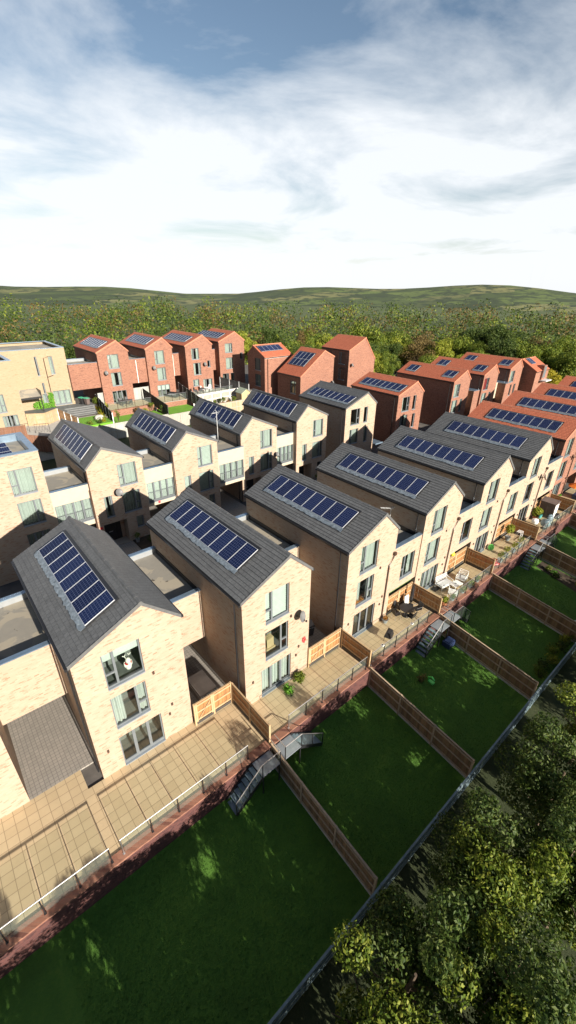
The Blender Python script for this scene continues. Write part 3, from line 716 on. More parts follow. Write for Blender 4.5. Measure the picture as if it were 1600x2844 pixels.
for i,(x,y,W,L,xp) in enumerate(C_):
    o=house('brick_house',LC[i],x,y,z,0,W,L,xp,7.75,1.5,'brick_red','tile_red','ridge_red',holes=HC[i],panels=[(1.4,1.0,8,1,True)],group=GC,zbase=-3,sidepipe=False)
    if i==0: wing(o,None,-4.15,0,.5,6,2.7,6.4,'brick_red')
    if i<3: wing(o,None,W,C_[i+1][0]-x,(.45,2.5,3.5)[i],7,2.7,6.4,'brick_red'); downpipe(o,[(W+1.2,(.45,2.5,3.5)[i]-.07,6.2),(W+1.2,(.45,2.5,3.5)[i]-.07,2.7)],.05,'white')
    if i in(0,1,2): dish(o,((.8,.95,3.4)[i],-.35,(4.85,4.85,4.6)[i]),(.3,-.7,.3),.34)
D1=turned('brick_house','red house turned side on, dark windowed gable and panels at the top edge',47.58,62.2,4.6,5.0,6.3,1.7,6.5,1.6,bm='brick_red',tm='tile_red',rm='ridge_red',
   holes=[((2.1,4.15,3.8,6.2),'R','sheer'),((2.1,1.4,3.8,3.45),"L","sheer")],pright=[(.4,1.5,5,1,False)],group=GC,zbase=-2,sidepipe=False)
p=MB(); p.box(5.02,.55,-2,5.14,.67,6.2); p.build('drainpipe',M['brown_pipe'],D1)
p=MB(); p.box(5.0,-.02,6.28,5.06,6.3,6.42); p.build('fascia',M['white'],D1)
D2=house('brick_house','red house with long red roof slope holding eight panels in two rows',49.2,54.6,4.0,0,7.7,6.0,5.37,4.76,3.69,'brick_red','tile_red','ridge_red',
   side_holes=[((1.2,1.75,2.65,3.85),'L','sheer'),((.9,-1.2,1.9,.3),'R','none'),((3.3,-1.0,5,.3),'R','none')],panels=[(1.25,2.1,4,2,False)],group=GC,zbase=-3,zer=7.36,sidepipe=False)
dish(D2,(7.3,-.35,3.1),(.3,-.7,.3),.34)
D3=house('brick_house','tall red house with dark windowed side and satellite dish, behind the long roofs',61.6,55.4,3.5,0,7.3,7,4.2,8.4,1.9,'brick_red','tile_red','ridge_red',
   side_holes=[((.9,5.9,2.6,8.0),'R','none'),((.9,3.1,2.6,5.2),'R','none'),((4.4,5.9,5.2,8.0),'N','none'),((4.4,3.1,5.2,5.2),'N','none'),((.8,.2,2.4,2.2),'R','rblind')],group=GC,zbase=-3,zer=6.5,sidepipe=False)
dish(D3,(.6,-.35,5.9),(.3,-.7,.3),.34)
# ------------------------------------------------------------------ ground
def slab(name,x0,y0,x1,y1,z0,z1,mat):
    b=MB(); b.box(x0,y0,z0,x1,y1,z1); return struct(b.build(name,M[mat]))
b=MB(); b.face([(-1500,-1500,-3),(1500,-1500,-3),(1500,1500,-3),(-1500,1500,-3)]); struct(b.build('ground',M['field']))
slab('yard',-20,14.62,100,24.9,-2.9,.12,'yard'); slab('street',-40,24.9,110,36.6,-2.9,.5,'asphalt'); slab('house_plots',-40,36.6,110,47.2,-2.9,.55,'yard')
slab('lower_gardens',-20,47.2,66,60.9,-2.9,2.5,'rough_ground'); slab('upper_gardens',-30,60.9,47,65.75,-2.9,4.15,'soil'); slab('upper_plots',-30,65.75,75,90,-2.9,5.1,'yard')
slab('side_plots',47,60.9,75,65.75,-2.9,3.6,'yard'); slab('rear_plots',66,47.2,110,65.75,-2.9,1.0,'rough_ground')
slab('rough_bank',-40,-40,110,4.2,-2.9,-2.35,'rough_ground')
for i in range(4):
    x,y=B[i][0],B[i][1]
    slab('entrance_path',x+.5,y-2.6,x+2.7,y-.02,.5,.56,'block_paving'); slab('kerb',x-.2,y-2.75,x+6,y-2.61,.5,.62,'concrete'); slab('flower_bed',x+2.75,y-2.6,x+4.7,y-.02,.5,.60,'soil')
    slab('passage_paving',x+4.85,y-2.6,x+7.5,y+8,.505,.575,'block_paving')
# ------------------------------------------------------------------ fences, walls, balustrades, stairs
def fence(name,label,p0,p1,za,zb,h,mats=('fence_wood','fence_rail'),side=1,bay=1.83,group=None,gravel=.25,gate=None,cap=True):
    """p0,p1 in plan; za, zb ground level at the ends; rails on the chosen side"""
    p0=Vector(p0);p1=Vector(p1);d=p1-p0;L=d.length;u=d/L;nrm=Vector((-u.y,u.x))*side; n=max(1,round(L/bay))
    o=empty(name,(p0.x,p0.y,za),label,'fence',0,group); O=Vector((p0.x,p0.y,za))
    def P(t,off,z): q=p0+u*t+nrm*off; return Vector((q.x,q.y,z))-O
    def g(t): return za+(zb-za)*t/L
    def hb(mb,t0,t1,o0,o1,l0,l1,mi=0):          # block that follows the slope
        mb.hexa([P(t0,o0,g(t0)+l0),P(t1,o0,g(t1)+l0),P(t1,o1,g(t1)+l0),P(t0,o1,g(t0)+l0),P(t0,o0,g(t0)+l1),P(t1,o0,g(t1)+l1),P(t1,o1,g(t1)+l1),P(t0,o1,g(t0)+l1)],mi)
    for i in range(n+1):
        t=L*i/n; m=MB(); hb(m,t-.05,t+.05,-.05,.05,-.1,h+.06); m.build('post',M[mats[-1]],o)
    for i in range(n):
        a=L*i/n+.05; b_=L*(i+1)/n-.05; m=MB(); k=max(3,int((b_-a)/.125))
        for j in range(k):
            s0=a+(b_-a)*j/k; s1=a+(b_-a)*(j+1)/k; e=.018*(j%2)
            hb(m,s0,s1-.008,-.02-e,.0-e,gravel,h+rnd.uniform(-.008,.008))
        for rz in (gravel+.12,(h+gravel)/2,h-.16): hb(m,a,b_,.0,.045,rz-.045,rz+.045,1)
        if gate==i:
            m.bar(P(a+.1,.03,g(a)+gravel+.1),P(b_-.1,.03,g(b_)+h-.2),.09,.03,1)
            for t in(a+.06,b_-.06): hb(m,t-.05,t+.05,.0,.05,gravel,h,1)
        if gravel: hb(m,a,b_,-.02,.03,-.05,gravel-.01,2)
        if cap: hb(m,a-.03,b_+.03,-.04,.05,h+.01,h+.045,1)
        m.build('gate' if gate==i else 'panel',[M[mats[0]],M[mats[1]],M['concrete' if mats[0]!='fence_wood' else 'soffit']],o)
    return o
F=[.75,8.95,17.05,25.05,33.1,41.8,50.9,60.1]
NM=['reindeer window house','red ornament house','black dining set','white lounge set','potted bushes','brown shed','first red house']
def gz(y): return -1.25-.125*(11.7-y)
def balustrade(label,x0,x1,y,z,group='glass balustrades along the patios',n=None):
    o=empty('balustrade',(x0,y,z),label,'balustrade',0,group); L=x1-x0; n=n or max(2,round(L/1.25))
    m=MB(); m.tube([(0,0,1.08),(L,0,1.08)],.028,6); m.build('handrail',M['steel'],o)
    for i in range(n+1):
        m=MB(); t=.03+(L-.06)*i/n; m.box(t-.022,-.022,0,t+.022,.022,1.06); m.box(t-.05,-.05,0,t+.05,.05,.02); m.build('post',M['black_metal'] if i else M['steel'],o)
    for i in range(n):
        m=MB(); a=(L-.06)*i/n+.09; b_=(L-.06)*(i+1)/n-.03; m.box(a,-.006,.10,b_,.006,.98); m.build('glass_panel',M['rail_glass'],o)
    return o
def stairs(label,xp,sgn,gb):
    """landing ends at xp, flight runs towards sgn"""
    o=empty('garden_stairs',(xp,11.58,0),label,'stairs',0,'steel stairs down to the lawns'); zt=.08; drop=zt-gb; n=max(6,round(drop/.19)); run=.235
    m=MB(); m.box(min(0,-sgn*1.15),-.95,zt-.05,max(0,-sgn*1.15),-.02,zt); m.build('landing',M['sill'],o)
    for i in range(n):
        z=zt-drop*(i+1)/n; m=MB(); a=sgn*(run*i+.01); b_=sgn*(run*(i+1)+.03); m.box(min(a,b_),-.92,z,max(a,b_),-.05,z+.045); m.build('tread',M['blue_grey'],o)
    for y in(-.95,-.02):
        m=MB(); m.bar((0,y,zt-.06),(sgn*run*n,y,gb+.03),.03,.2); m.build('stringer',M['black_metal'],o)
    m=MB(); y=-.95; m.tube([(-sgn*1.13,y,zt+1.02),(0,y,zt+1.02),(sgn*run*n,y,gb+1.0)],.026,6); m.tube([(-sgn*1.13,-.95,zt+1.02),(-sgn*1.13,-.05,zt+1.02)],.026,6); m.build('handrail',M['steel'],o)
    for t,zb_ in ((-sgn*1.13,zt),(0,zt),(sgn*run*n*.5,(zt+gb)/2),(sgn*run*n,gb)):
        m=MB(); m.box(t-.02,y-.02,zb_,t+.02,y+.02,zb_+1.0); m.build('post',M['black_metal'],o)
    m=MB(); m.face([(-sgn*1.1,y,zt+.1),(0,y,zt+.1),(0,y,zt+.92),(-sgn*1.1,y,zt+.92)]); m.face([(sgn*.05,y,zt+.05),(sgn*run*n,y,gb+.15),(sgn*run*n,y,gb+.9),(sgn*.05,y,zt+.9)]); m.build('glass_panel',M['rail_glass'],o)
    for t in(-sgn*1.1,-sgn*.05):
        m=MB(); m.box(t-.03,-.93,gb-.2,t+.03,-.87,zt-.05); m.build('leg',M['black_metal'],o)
F=[-7.4]+F; NM=['house at the lower left corner']+NM; AA=[(-6.45,16.8,4.9)]+A
for i in range(8):
    x0,x1=F[i],F[i+1]; nm=NM[i]; yf=AA[i][1]
    slab('patio_paving',x0,11.96,x1,yf+.02,-2.5,.2-.002*(i%2),'paving')
    if i<3: slab('passage_floor',AA[i][0]+AA[i][2],yf+.025,AA[i+1][0],yf+9,-2,.205,'block_paving')
    w=empty('retaining_wall',(x0,11.63,-2.2),'red brick retaining wall with orange coping below the patio of the '+nm,'wall',0,'brick retaining walls below the patios')
    m=MB(); m.box(.0,0,-.4,x1-x0-.002,.328,2.36); m.build('brickwork',M['brick_shaded'],w)
    m=MB(); k=int((x1-x0)/.075)
    m.box(.0,-.04,2.362,x1-x0-.002,.40,2.46); m.build('coping',M['brick_red'],w)
    right=(i%2==1)
    bx=(x0+.25,x1-1.35) if right else (x0+1.35,x1-.2)
    balustrade('glass balustrade with steel rail on the coping before the '+nm,bx[0],bx[1],11.80,.262)
    if i!=7: stairs('grey steel garden stairs at the patio of the '+nm,(x1-1.3) if right else (x0+1.3),-1 if right else 1,gz(11.1))
    b=MB(); b.face([(x0,4.25,gz(4.25)),(x1,4.25,gz(4.25)),(x1,11.7,gz(11.7)),(x0,11.7,gz(11.7))]); struct(b.build('lawn',M['grass']))
NF=['left of the nearest house','between the first two houses from the camera','between the red ornament house and the dining set','between the dining set and the white lounge set','between the white lounge set and the potted bushes','between the potted bushes and the brown shed','between the brown shed and the first red house']
for i in range(2,8):
    fence('patio_fence','orange brown timber fence across the patios '+NF[i-1],(F[i],(16.6,15.2)[i-1] if i<3 else 14.12),(F[i],11.75),.2,.2,1.55,side=-1,group='timber fences between the patios',gravel=.26)
    fence('garden_fence','weathered brown fence running down the lawns '+NF[i-1],(F[i],11.55),(F[i],4.35),gz(11.55)-.1,gz(4.35)-.05,1.78,('fence_old','fence_old_rail'),side=-1,group='timber fences between the lawns',gravel=.2,bay=2.4)
    if i>2:
        xa=AA[i-1][0]+AA[i-1][2]+.02
        fence('gate_fence','timber gate and fence closing the passage beside the '+NM[i-1],(xa,14.32),(F[i]-.06,14.32),.2,.2,1.6,side=-1,gate=0,group='timber gates under the links',gravel=.22,bay=1.5)
fence('gate_fence','timber gate and fence closing the passage beside the '+NM[1],(6.52,15.3),(8.88,15.3),.2,.2,1.6,side=-1,gate=0,group='timber gates under the links',gravel=.22,bay=1.5)
fence('boundary_fence','long blue grey fence along the foot of the dark lawns',(-4,4.2),(60,4.2),-2.3,-2.3,1.15,('blue_grey','blue_grey'),side=-1,gravel=0,bay=2.2)
# ------------------------------------------------------------------ plants
def foliage(mb,c,r,n,size,mi=0,flat=1.,core=.2):
    c=Vector(c)
    for _ in range(n):
        d=Vector((rnd.gauss(0,1),rnd.gauss(0,1),rnd.gauss(0,1))).normalized(); k=rnd.uniform(core,1)**.5
        mb.leaf(c+Vector((d.x*r*k,d.y*r*k,d.z*r*k*flat)),size,mi,d)
def potted(label,x,y,z,hp,rp,r,hs,leafm='leaf_green',potm='pot_grey',n=220,group=None,size=.11):
    o=empty('potted_plant',(x,y,z),label,'plant',0,group); m=MB(); m.lathe((0,0,0),[(rp*.7,0),(rp,hp*.95),(rp*1.08,hp),(rp*.9,hp),(rp*.85,hp-.03)],14); m.build('pot',M[potm],o)
    m=MB(); foliage(m,(0,0,hp+hs),r,n,size,flat=1.1); 
    foliage(m,(r*.4,-r*.3,hp+hs*1.25),r*.6,n//3,size); m.build('foliage',M[leafm],o)
    m=MB(); m.tube([(0,0,hp-.05),(.02,0,hp+hs)],.02,5); m.build('stem',M['bark'],o); return o
def bush(label,x,y,z,r,h,leafm='leaf_green',n=500,size=.16,name='shrub',group=None,cat='shrub'):
    o=empty(name,(x,y,z),label,cat,0,group); m=MB()
    for k in range(7):
        a=rnd.uniform(0,6.28); q=rnd.uniform(0,.55)*r; foliage(m,(q*math.cos(a),q*math.sin(a),h*rnd.uniform(.3,.75)),r*rnd.uniform(.4,.65),n//7,size)
    m.build('foliage',M[leafm],o)
    m=MB()
    for k in range(5):
        a=k*1.25; m.tube([(0,0,-.1),(.35*r*math.cos(a),.35*r*math.sin(a),h*.6)],.02,4)
    m.build('stem',M['bark'],o); return o
def spiky(label,x,y,z,h,n=38,leafm='leaf_lime',group=None):
    o=empty('spiky_plant',(x,y,z),label,'plant',0,group); m=MB()
    for k in range(n):
        a=rnd.uniform(0,6.28); t=rnd.uniform(.15,.75); l=h*rnd.uniform(.6,1.1); d=Vector((math.cos(a)*t,math.sin(a)*t,1)).normalized(); s=Vector((-math.sin(a),math.cos(a),0))*.06
        m.face([-s,s,d*l*.6+s*.9-Vector((0,0,.02)),d*l,d*l*.6-s*.9])
    m.build('blades',M[leafm],o); return o
def tree_mesh(seed,rx,rz,nb,nl,size):
    r0=rnd.getstate(); rnd.seed(seed); m=MB()
    for k in range(nb):
        d=Vector((rnd.gauss(0,1),rnd.gauss(0,1),rnd.gauss(0,.9))).normalized(); q=rnd.uniform(.35,.85)
        c=Vector((d.x*rx*q,d.y*rx*q,rz*1.15+d.z*rz*q)); rr=rx*rnd.uniform(.26,.46)
        foliage(m,c,rr,nl,size,flat=.8,core=.35)
    rnd.setstate(r0); return m
def make_tree(label,leafm,seed,rx,rz,nb=16,nl=110,size=.5,trunk=.22,name='tree',group=None):
    o=empty(name,(0,0,0),label,'tree',0,group); tree_mesh(seed,rx,rz,nb,nl,size).build('crown',M[leafm],o)
    m=MB(); H=rz*1.2; m.tube([(0,0,-.6),(.1,.05,H*.5),(0,.1,H*1.1)],trunk,7,r1=trunk*.35)
    for k in range(6):
        a=k*1.05+seed; z=H*(.4+.08*k); m.tube([(0,0,z),(math.cos(a)*rx*.35,math.sin(a)*rx*.35,z+rz*.28),(math.cos(a)*rx*.62,math.sin(a)*rx*.62,z+rz*.45)],trunk*.4,5,r1=trunk*.1)
    m.build('trunk',M['bark'],o); return o
# ------------------------------------------------------------------ garden furniture and belongings
def thing(name,label,cat,x,y,z,rz=0,group=None): return empty(name,(x,y,z),label,cat,rz,group)
def lounge(label,x,y,z,rz,w,back=True,h=.75):
    o=thing('garden_armchair' if w<1 else 'garden_bench',label,'chair' if w<1 else 'bench',x,y,z,rz,'white garden lounge set'); d=.7; a=w/2
    m=MB()
    for sx in(-a,a):
        m.tube([(sx,-d/2,0),(sx,-d/2,.55),(sx,d/2,.62),(sx,d/2,0)],.028,5)
        m.bar((sx,-d/2,.30),(sx,d/2,.30),.05,.05)
    m.bar((-a,-d/2,.32),(a,-d/2,.32),.05,.06); m.bar((-a,d/2,.30),(a,d/2,.30),.05,.05); m.build('frame',M['white'],o)
    m=MB(); m.box(-a+.03,-d/2+.04,.31,a-.03,d/2-.06,.40); m.build('seat',M['light_grey'],o)
    m=MB(); m.tube([(-a,d/2,.6),(-a,d/2+.1,h+.1),(a,d/2+.1,h+.1),(a,d/2,.6)],.028,5)
    for k in range(3): m.bar((-a,d/2+.02+.03*k,.45+.13*k),(a,d/2+.02+.03*k,.45+.13*k),.03,.05)
    m.build('backrest',M['white'],o); return o
lounge('white garden bench with grey seat against the house wall',28.55,13.45,.2,R(-8),1.35)
lounge('white garden armchair right of the white coffee table',30.35,12.95,.2,R(-80),.72)
lounge('white garden armchair left of the coffee table near the glass',28.05,12.35,.2,R(115),.72)
o=thing('coffee_table','white coffee table with a small dish between the white armchairs','table',29.15,12.75,.2,R(-5)); m=MB(); m.box(-.5,-.3,.36,.5,.3,.40); m.build('table_top',M['white'],o)
for sx in(-.45,.45):
    for sy in(-.26,.26): m=MB(); m.box(sx-.025,sy-.025,0,sx+.025,sy+.025,.36); m.build('leg',M['white'],o)
m=MB(); m.lathe((0,0,0),[(.04,0),(.11,.05),(.10,.05),(.03,.015)],10); tag(m.build('bowl',M['pot_grey']),'small dark bowl on the white coffee table','bowl').location=(29.05,12.78,.60)
m=MB(); m.box(-.4,-.25,0,.4,.25,.015); tag(m.build('doormat',M['soffit']),'dark doormat before the white striped patio doors','mat').location=(27.75,13.72,.2)
def dchair(label,x,y,rz):
    o=thing('dining_chair',label,'chair',x,y,.2,rz,'black chairs of the dining set'); m=MB(); m.box(-.24,-.24,.42,.24,.24,.46); m.build('seat',M['black_plastic'],o)
    m=MB(); m.hexa([(-.24,.22,.46),(.24,.22,.46),(.24,.25,.46),(-.24,.25,.46),(-.22,.32,.95),(.22,.32,.95),(.22,.35,.95),(-.22,.35,.95)]); m.build('backrest',M['black_plastic'],o)
    for sx in(-.22,.22):
        m=MB(); m.tube([(sx,-.2,.44),(sx,-.24,0)],.018,5); m.build('leg',M['steel'],o); m=MB(); m.tube([(sx,.2,.44),(sx,.26,0)],.018,5); m.build('leg',M['steel'],o)
        m=MB(); m.tube([(sx*1.15,-.2,.44),(sx*1.15,-.2,.66),(sx*1.1,.26,.68)],.018,5); m.build('armrest',M['black_plastic'],o)
dchair('black dining chair nearest the glass rail, back to the viewer',22.95,12.75,PI)
dchair('black dining chair on the right of the round table',24.0,12.95,R(-110)); dchair('black dining chair at the left by the drainpipe',22.35,13.6,R(75)); dchair('black dining chair behind the table by the gate',23.0,13.95,R(15))
o=thing('dining_table','round black dining table with dishes on the patio','table',23.15,13.3,.2); m=MB(); m.lathe((0,0,.70),[(.02,0),(.55,0),(.55,.03),(.02,.03)],20); m.build('table_top',M['black_plastic'],o)
m=MB(); m.lathe((0,0,0),[(.3,0),(.28,.03),(.04,.06),(.04,.70)],12); m.build('pedestal',M['black_metal'],o)
m=MB(); m.lathe((0,0,0),[(.22,0),(.22,.12),(.03,.14),(.025,.3)],10); m.lathe((0,0,.3),[(.03,0),(.12,.1),(.11,1.2),(.03,1.75)],8); tag(m.build('closed_parasol',M['black_plastic']),'folded black parasol standing in the fence corner by the dining set','parasol').location=(24.35,13.75,.2)
m=MB(); m.hexa([(-.25,-.03,0),(.25,-.03,0),(.25,.05,0),(-.25,.05,0),(-.25,.12,1.1),(.25,.12,1.1),(.25,.18,1.1),(-.25,.18,1.1)]); q=tag(m.build('folded_lounger',M['light_grey']),'pale grey folded lounger leaning beside the black parasol','lounger'); q.location=(23.9,13.8,.2)
m=MB(); m.hexa([(-1.45,-.3,0),(1.45,-.3,0),(1.45,.5,.15),(-1.45,.5,.15),(-1.45,-.3,.04),(1.45,-.3,.04),(1.45,.5,.19),(-1.45,.5,.19)]); q=tag(m.build('green_awning',M['green_canvas']),'green canvas awning under the link above the timber gate','awning'); q.location=(23.75,14.75,1.98)
o=thing('barbecue','black covered barbecue on thin legs near the glass rail','barbecue',20.1,12.55,.2,R(20)); m=MB(); m.hexa([(-.34,-.26,.42),(.34,-.26,.42),(.34,.26,.42),(-.34,.26,.42),(-.26,-.16,.80),(.26,-.16,.80),(.26,.16,.84),(-.26,.16,.84)]); m.build('cover',M['black_plastic'],o)
for sx in(-.28,.28):
    m=MB(); m.tube([(sx,-.22,0),(sx,-.2,.45),(sx,.2,.45),(sx,.24,0)],.015,4); m.build('leg',M['black_metal'],o)
for x,l in((18.35,'white framed solar lantern on the post nearest the orange fence'),(21.55,'white framed solar lantern on the rail near the barbecue')):
    o=thing('solar_lantern',l,'lantern',x,11.80,1.35); m=MB(); m.box(-.09,-.09,0,.09,.09,.05); m.build('frame',M['white'],o); m=MB(); m.box(-.06,-.06,.051,.06,.06,.06); m.build('solar_cell',M['black_plastic'],o)
potted('round dark planter with orange flowers by the drainpipe',21.35,13.85,.2,.32,.24,.2,.08,'leaf_orange','pot_grey',120)
potted('leafy plant in brown pot at the left end of the lounge patio',26.45,12.15,.2,.28,.2,.26,.25,'leaf_lime','terracotta',160,None,.16)
for k,(x,s) in enumerate(((27.4,.22),(28.9,.3),(30.1,.28),(31.2,.24))): potted(['low grassy pot first from the left','grassy pot second from the left','yellow flowering pot third from the left','small green pot fourth from the left'][k]+' behind the lounge patio glass',x,12.02,.2,.25,.17,s,.2,'leaf_lime' if k==2 else 'leaf_green','pot_grey',140,'plants behind the lounge patio glass')
potted('tall yellow green potted tree in the corner of the bushes patio',39.95,13.6,.2,.4,.27,.42,.85,'leaf_lime','pot_grey',420,None,.17)
for k,x in enumerate((35.55,36.9,38.15,39.6)): potted(['low bushy pot at the left behind the rail','round yellow topped bush second in the rail row','round bush third in the rail row','spreading bush at the right of the rail row'][k]+' on the bushes patio',x,12.2+.1*(k%2),.2,.38,.22,.33,.42,['leaf_green','leaf_lime','leaf_lime','leaf_green'][k],'pot_grey',240,'potted bushes along the rail',.09)
for x,y,l in((34.6,13.45,'pink paddling disc by the open glass door'),(35.15,12.55,'faded pink paddling disc near the fence')):
    m=MB(); m.lathe((0,0,0),[(.05,0),(.5,0),(.55,.08),(.5,.16),(.44,.10),(.05,.08)],20); tag(m.build('paddling_pool',M['red_paint']),l,'pool','pink discs').location=(x,y,.2)
o=thing('hose_reel','lime green hose reel against the wall by the open door','hose reel',36.95,13.75,.2); m=MB(); m.lathe((0,0,.3),[(.06,-.12),(.26,-.12),(.26,-.09),(.12,-.08),(.12,.08),(.26,.09),(.26,.12),(.06,.12)],16,0,(1,.4,0)); m.build('drum',M['lime'],o); m=MB(); m.tube([(-.2,-.15,0),(-.1,0,.35),(.1,.1,.35),(.2,.15,0)],.025,5); m.build('stand',M['black_plastic'],o)
m=MB(); 
for sx in(-.28,.28): m.tube([(sx,-.25,0),(sx,-.2,.85),(sx,.2,.85),(sx,.25,0)],.02,5)
for k in range(5): m.bar((-.28,-.22+.1*k,.85),(.28,-.22+.1*k,.85),.03,.02)
for k in range(2): m.bar((-.28,-.22,.35+.25*k),(.28,-.22,.35+.25*k),.02,.02)
tag(m.build('plant_stand',M['white']),'white metal plant stand before the brown fence','stand').location=(41.0,13.0,.2)
m=MB(); m.blob((0,0,0),.22,.22,.2); tag(m.build('yellow_ball',M['yellow'],None,True),'yellow ball resting on top of the gate below the link','ball').location=(30.75,14.35,2.02)
m=MB(); m.box(-.5,-.25,0,.5,.25,.6); tag(m.build('storage_box',M['black_plastic']),'dark storage box behind the gate of the lounge patio','box').location=(31.3,15.2,.15)
o=thing('storage_shed','brown plastic storage shed with white side on the far patio','shed',48.2,13.25,.2,R(-90)); m=MB(); m.box(-.75,-.45,0,.72,.45,1.75); m.build('body',M['shed_brown'],o); m=MB(); m.box(.722,-.44,0,.76,.44,1.74); m.build('side_panel',M['white'],o)
m=MB(); m.hexa([(-.8,-.5,1.752),(.8,-.5,1.752),(.8,.5,1.752),(-.8,.5,1.752),(-.8,-.5,1.80),(.8,-.5,1.80),(.8,.5,2.0),(-.8,.5,2.0)]); m.build('lid',M['shed_brown'],o)
m=MB()
for k in range(12): m.box(-.72+.12*k,-.47,.05,-.63+.12*k,-.452,1.7)
m.box(-.01,-.49,.05,.02,-.47,1.7); m.build('door',M['shed_brown'],o)
o=thing('kettle_barbecue','white kettle barbecue on short legs by the glazed door','barbecue',44.75,13.1,.2); m=MB(); m.lathe((0,0,.35),[(.1,0),(.3,.08),(.34,.3),(.34,.34),(.3,.5),(.08,.6)],14); m.build('bowl',M['white'],o,True)
for k in range(3): m=MB(); m.tube([(.2*math.cos(k*2.1),.2*math.sin(k*2.1),.4),(.3*math.cos(k*2.1),.3*math.sin(k*2.1),0)],.02,4); m.build('leg',M['pot_grey'],o)
def egg(label,x,y,rz):
    o=thing('egg_chair',label,'chair',x,y,.2,rz,'blue egg chairs'); m=MB(); n=14; R_=.48
    for j in range(6):
        for t in range(n):
            def q(j,t):
                ph=-1.2+j*.42; an=-2.2+4.4*t/n; return (R_*math.cos(ph)*math.sin(an),R_*math.cos(ph)*math.cos(an)*.8,.62+R_*1.05*math.sin(ph))
            m.face([q(j,t),q(j,t+1),q(j+1,t+1),q(j+1,t)])
    m.build('shell',M['blue_grey'],o,True); m=MB(); m.lathe((0,0,0),[(.3,0),(.3,.03),(.04,.06),(.04,.2)],12); m.build('base',M['black_metal'],o)
    m=MB(); m.blob((0,.05,.33),.34,.3,.1); m.build('cushion',M['light_grey'],o,True)
egg('blue round egg chair facing the glass rail',46.6,12.45,R(200)); egg('blue egg chair seen from its side, nearer the fence',45.2,12.25,R(80))
potted('yellow green palm like plant in terracotta pot beside the shed',46.6,13.75,.2,.4,.28,.5,.5,'leaf_lime','terracotta',300,None,.22); potted('small plant in a turquoise pot beside the shed',47.3,13.55,.2,.4,.22,.25,.3,'leaf_lime','teal',120)
bush('tall grass clump under the glazed door on the shed patio',43.6,13.75,.2,.3,.6,'leaf_green',200,.12)
m=MB(); m.blob((0,0,.25),.32,.3,.25,jit=.1); m.box(-.2,-.2,.4,.1,.25,.6); tag(m.build('rubbish_bag',M['black_plastic']),'black covered bundle in the corner between shed and glass rail','bag').location=(48.55,12.3,.2)
o=thing('garden_parasol','blue and orange folded parasol cloth on the red house patio','parasol',56.2,13.2,.2); m=MB(); m.lathe((0,0,0),[(.3,0),(.3,.1),(.03,.12),(.03,1.3)],10); m.build('pole',M['black_metal'],o); m=MB(); m.lathe((0,0,1.25),[(1.0,0),(.98,.06),(.05,.5)],8); m.build('canopy',M['orange'],o)
m=MB(); m.box(-.8,-.5,0,.8,.5,.55); tag(m.build('seat_box',M['blue']),'dark blue cushion box beside the orange parasol','box').location=(56.0,12.7,.2)
potted('slim green plant by the drainpipe of the first red house',53.1,13.9,.2,.3,.15,.2,.45,'leaf_ivy','pot_grey',110)
bush('green leafy bush at the foot of the red ornament house',13.1,13.95,.2,.55,.65,'leaf_green',380,.16); bush('white flowering green bush below the patio doors of the red ornament house',11.9,13.6,.2,.5,.55,'leaf_ivy',300,.14)
def wheelie(label,x,y,z,rz,mat='black_plastic',marks=False,lid=None):
    o=thing('wheelie_bin',label,'bin',x,y,z,rz,'wheelie bins'); m=MB(); m.hexa([(-.22,-.26,.06),(.22,-.26,.06),(.22,.22,.06),(-.22,.22,.06),(-.29,-.34,.95),(.29,-.34,.95),(.29,.34,.95),(-.29,.34,.95)]); m.build('body',M[mat],o)
    m=MB(); m.hexa([(-.31,-.38,.952),(.31,-.38,.952),(.31,.36,.952),(-.31,.36,.952),(-.29,-.36,.99),(.29,-.36,.99),(.27,.3,1.05),(-.27,.3,1.05)]); m.build('lid',M[lid or mat],o)
    for sx in(-.24,.24): m=MB(); m.lathe((sx,.24,.1),[(.1,-.03),(.1,.03)],10,0,(1,0,0)); m.build('wheel',M['black_plastic'],o)
    if marks:
        m=MB()
        for k in range(5): x_=-.2+.1*k; m.bar((x_,-.345,.80),(x_+.05,-.347,.9),.02,.008); m.bar((x_+.05,-.347,.9),(x_+.08,-.345,.82),.02,.008)
        m.build('white_lettering',M['white'],o)
wheelie('black wheelie bin with white scrawled marking in the passage beside the red ornament house',16.2,16.5,.2,R(-20),marks=True)
wheelie('black wheelie bin in the dark passage beside the nearest house',7.6,20.5,.13,R(10)); 
m=MB(); m.box(-.6,-.9,0,.6,.9,.5); m.box(-.55,-.85,.5,.55,.85,.62); tag(m.build('sunlit_paving_box',M['concrete']),'beige box standing in for sunlit paving below the nearest link','stand_in').location=(8.0,17.2,.13)  # beige box stands in for a stretch of sunlit paving
# things inside windows
toy=thing('plush_toy','white reindeer plush toy with red scarf in the nearest window','toy',1.51+2.4,15.57+.45,.2+5.47); m=MB(); m.blob((0,.1,.28),.16,.15,.26,0,10,8); m.blob((0,0,.68),.13,.14,.16,0,10,8); m.blob((0,-.12,.60),.09,.11,.07,0,8,6)
for s in(-1,1): m.tube([(s*.06,.05,.8),(s*.12,.05,.95),(s*.2,.05,1.02)],.022,5); m.tube([(s*.11,.05,.93),(s*.06,.04,1.05)],.018,5); m.blob((s*.15,.08,.42),.06,.06,.18,0,6,6)
m.build('body',M['toy_white'],toy,True); m=MB(); m.lathe((0,.04,.52),[(.13,-.06),(.17,-.02),(.17,.04),(.12,.07)],12); m.build('scarf',M['red_paint'],toy,True)
m=MB(); m.hexa([(-.25,-.2,0),(.25,-.2,0),(.25,.2,0),(-.25,.2,0),(-.2,-.1,.55),(.3,-.1,.6),(.25,.2,.7),(-.2,.2,.6)]); m.box(-.35,-.25,-.1,.35,.25,.02); tag(m.build('armchair',M['shed_wood']),'yellowish chair behind the middle window of the red ornament house','chair').location=(9.33+2.25,14.4+.75,3.1)
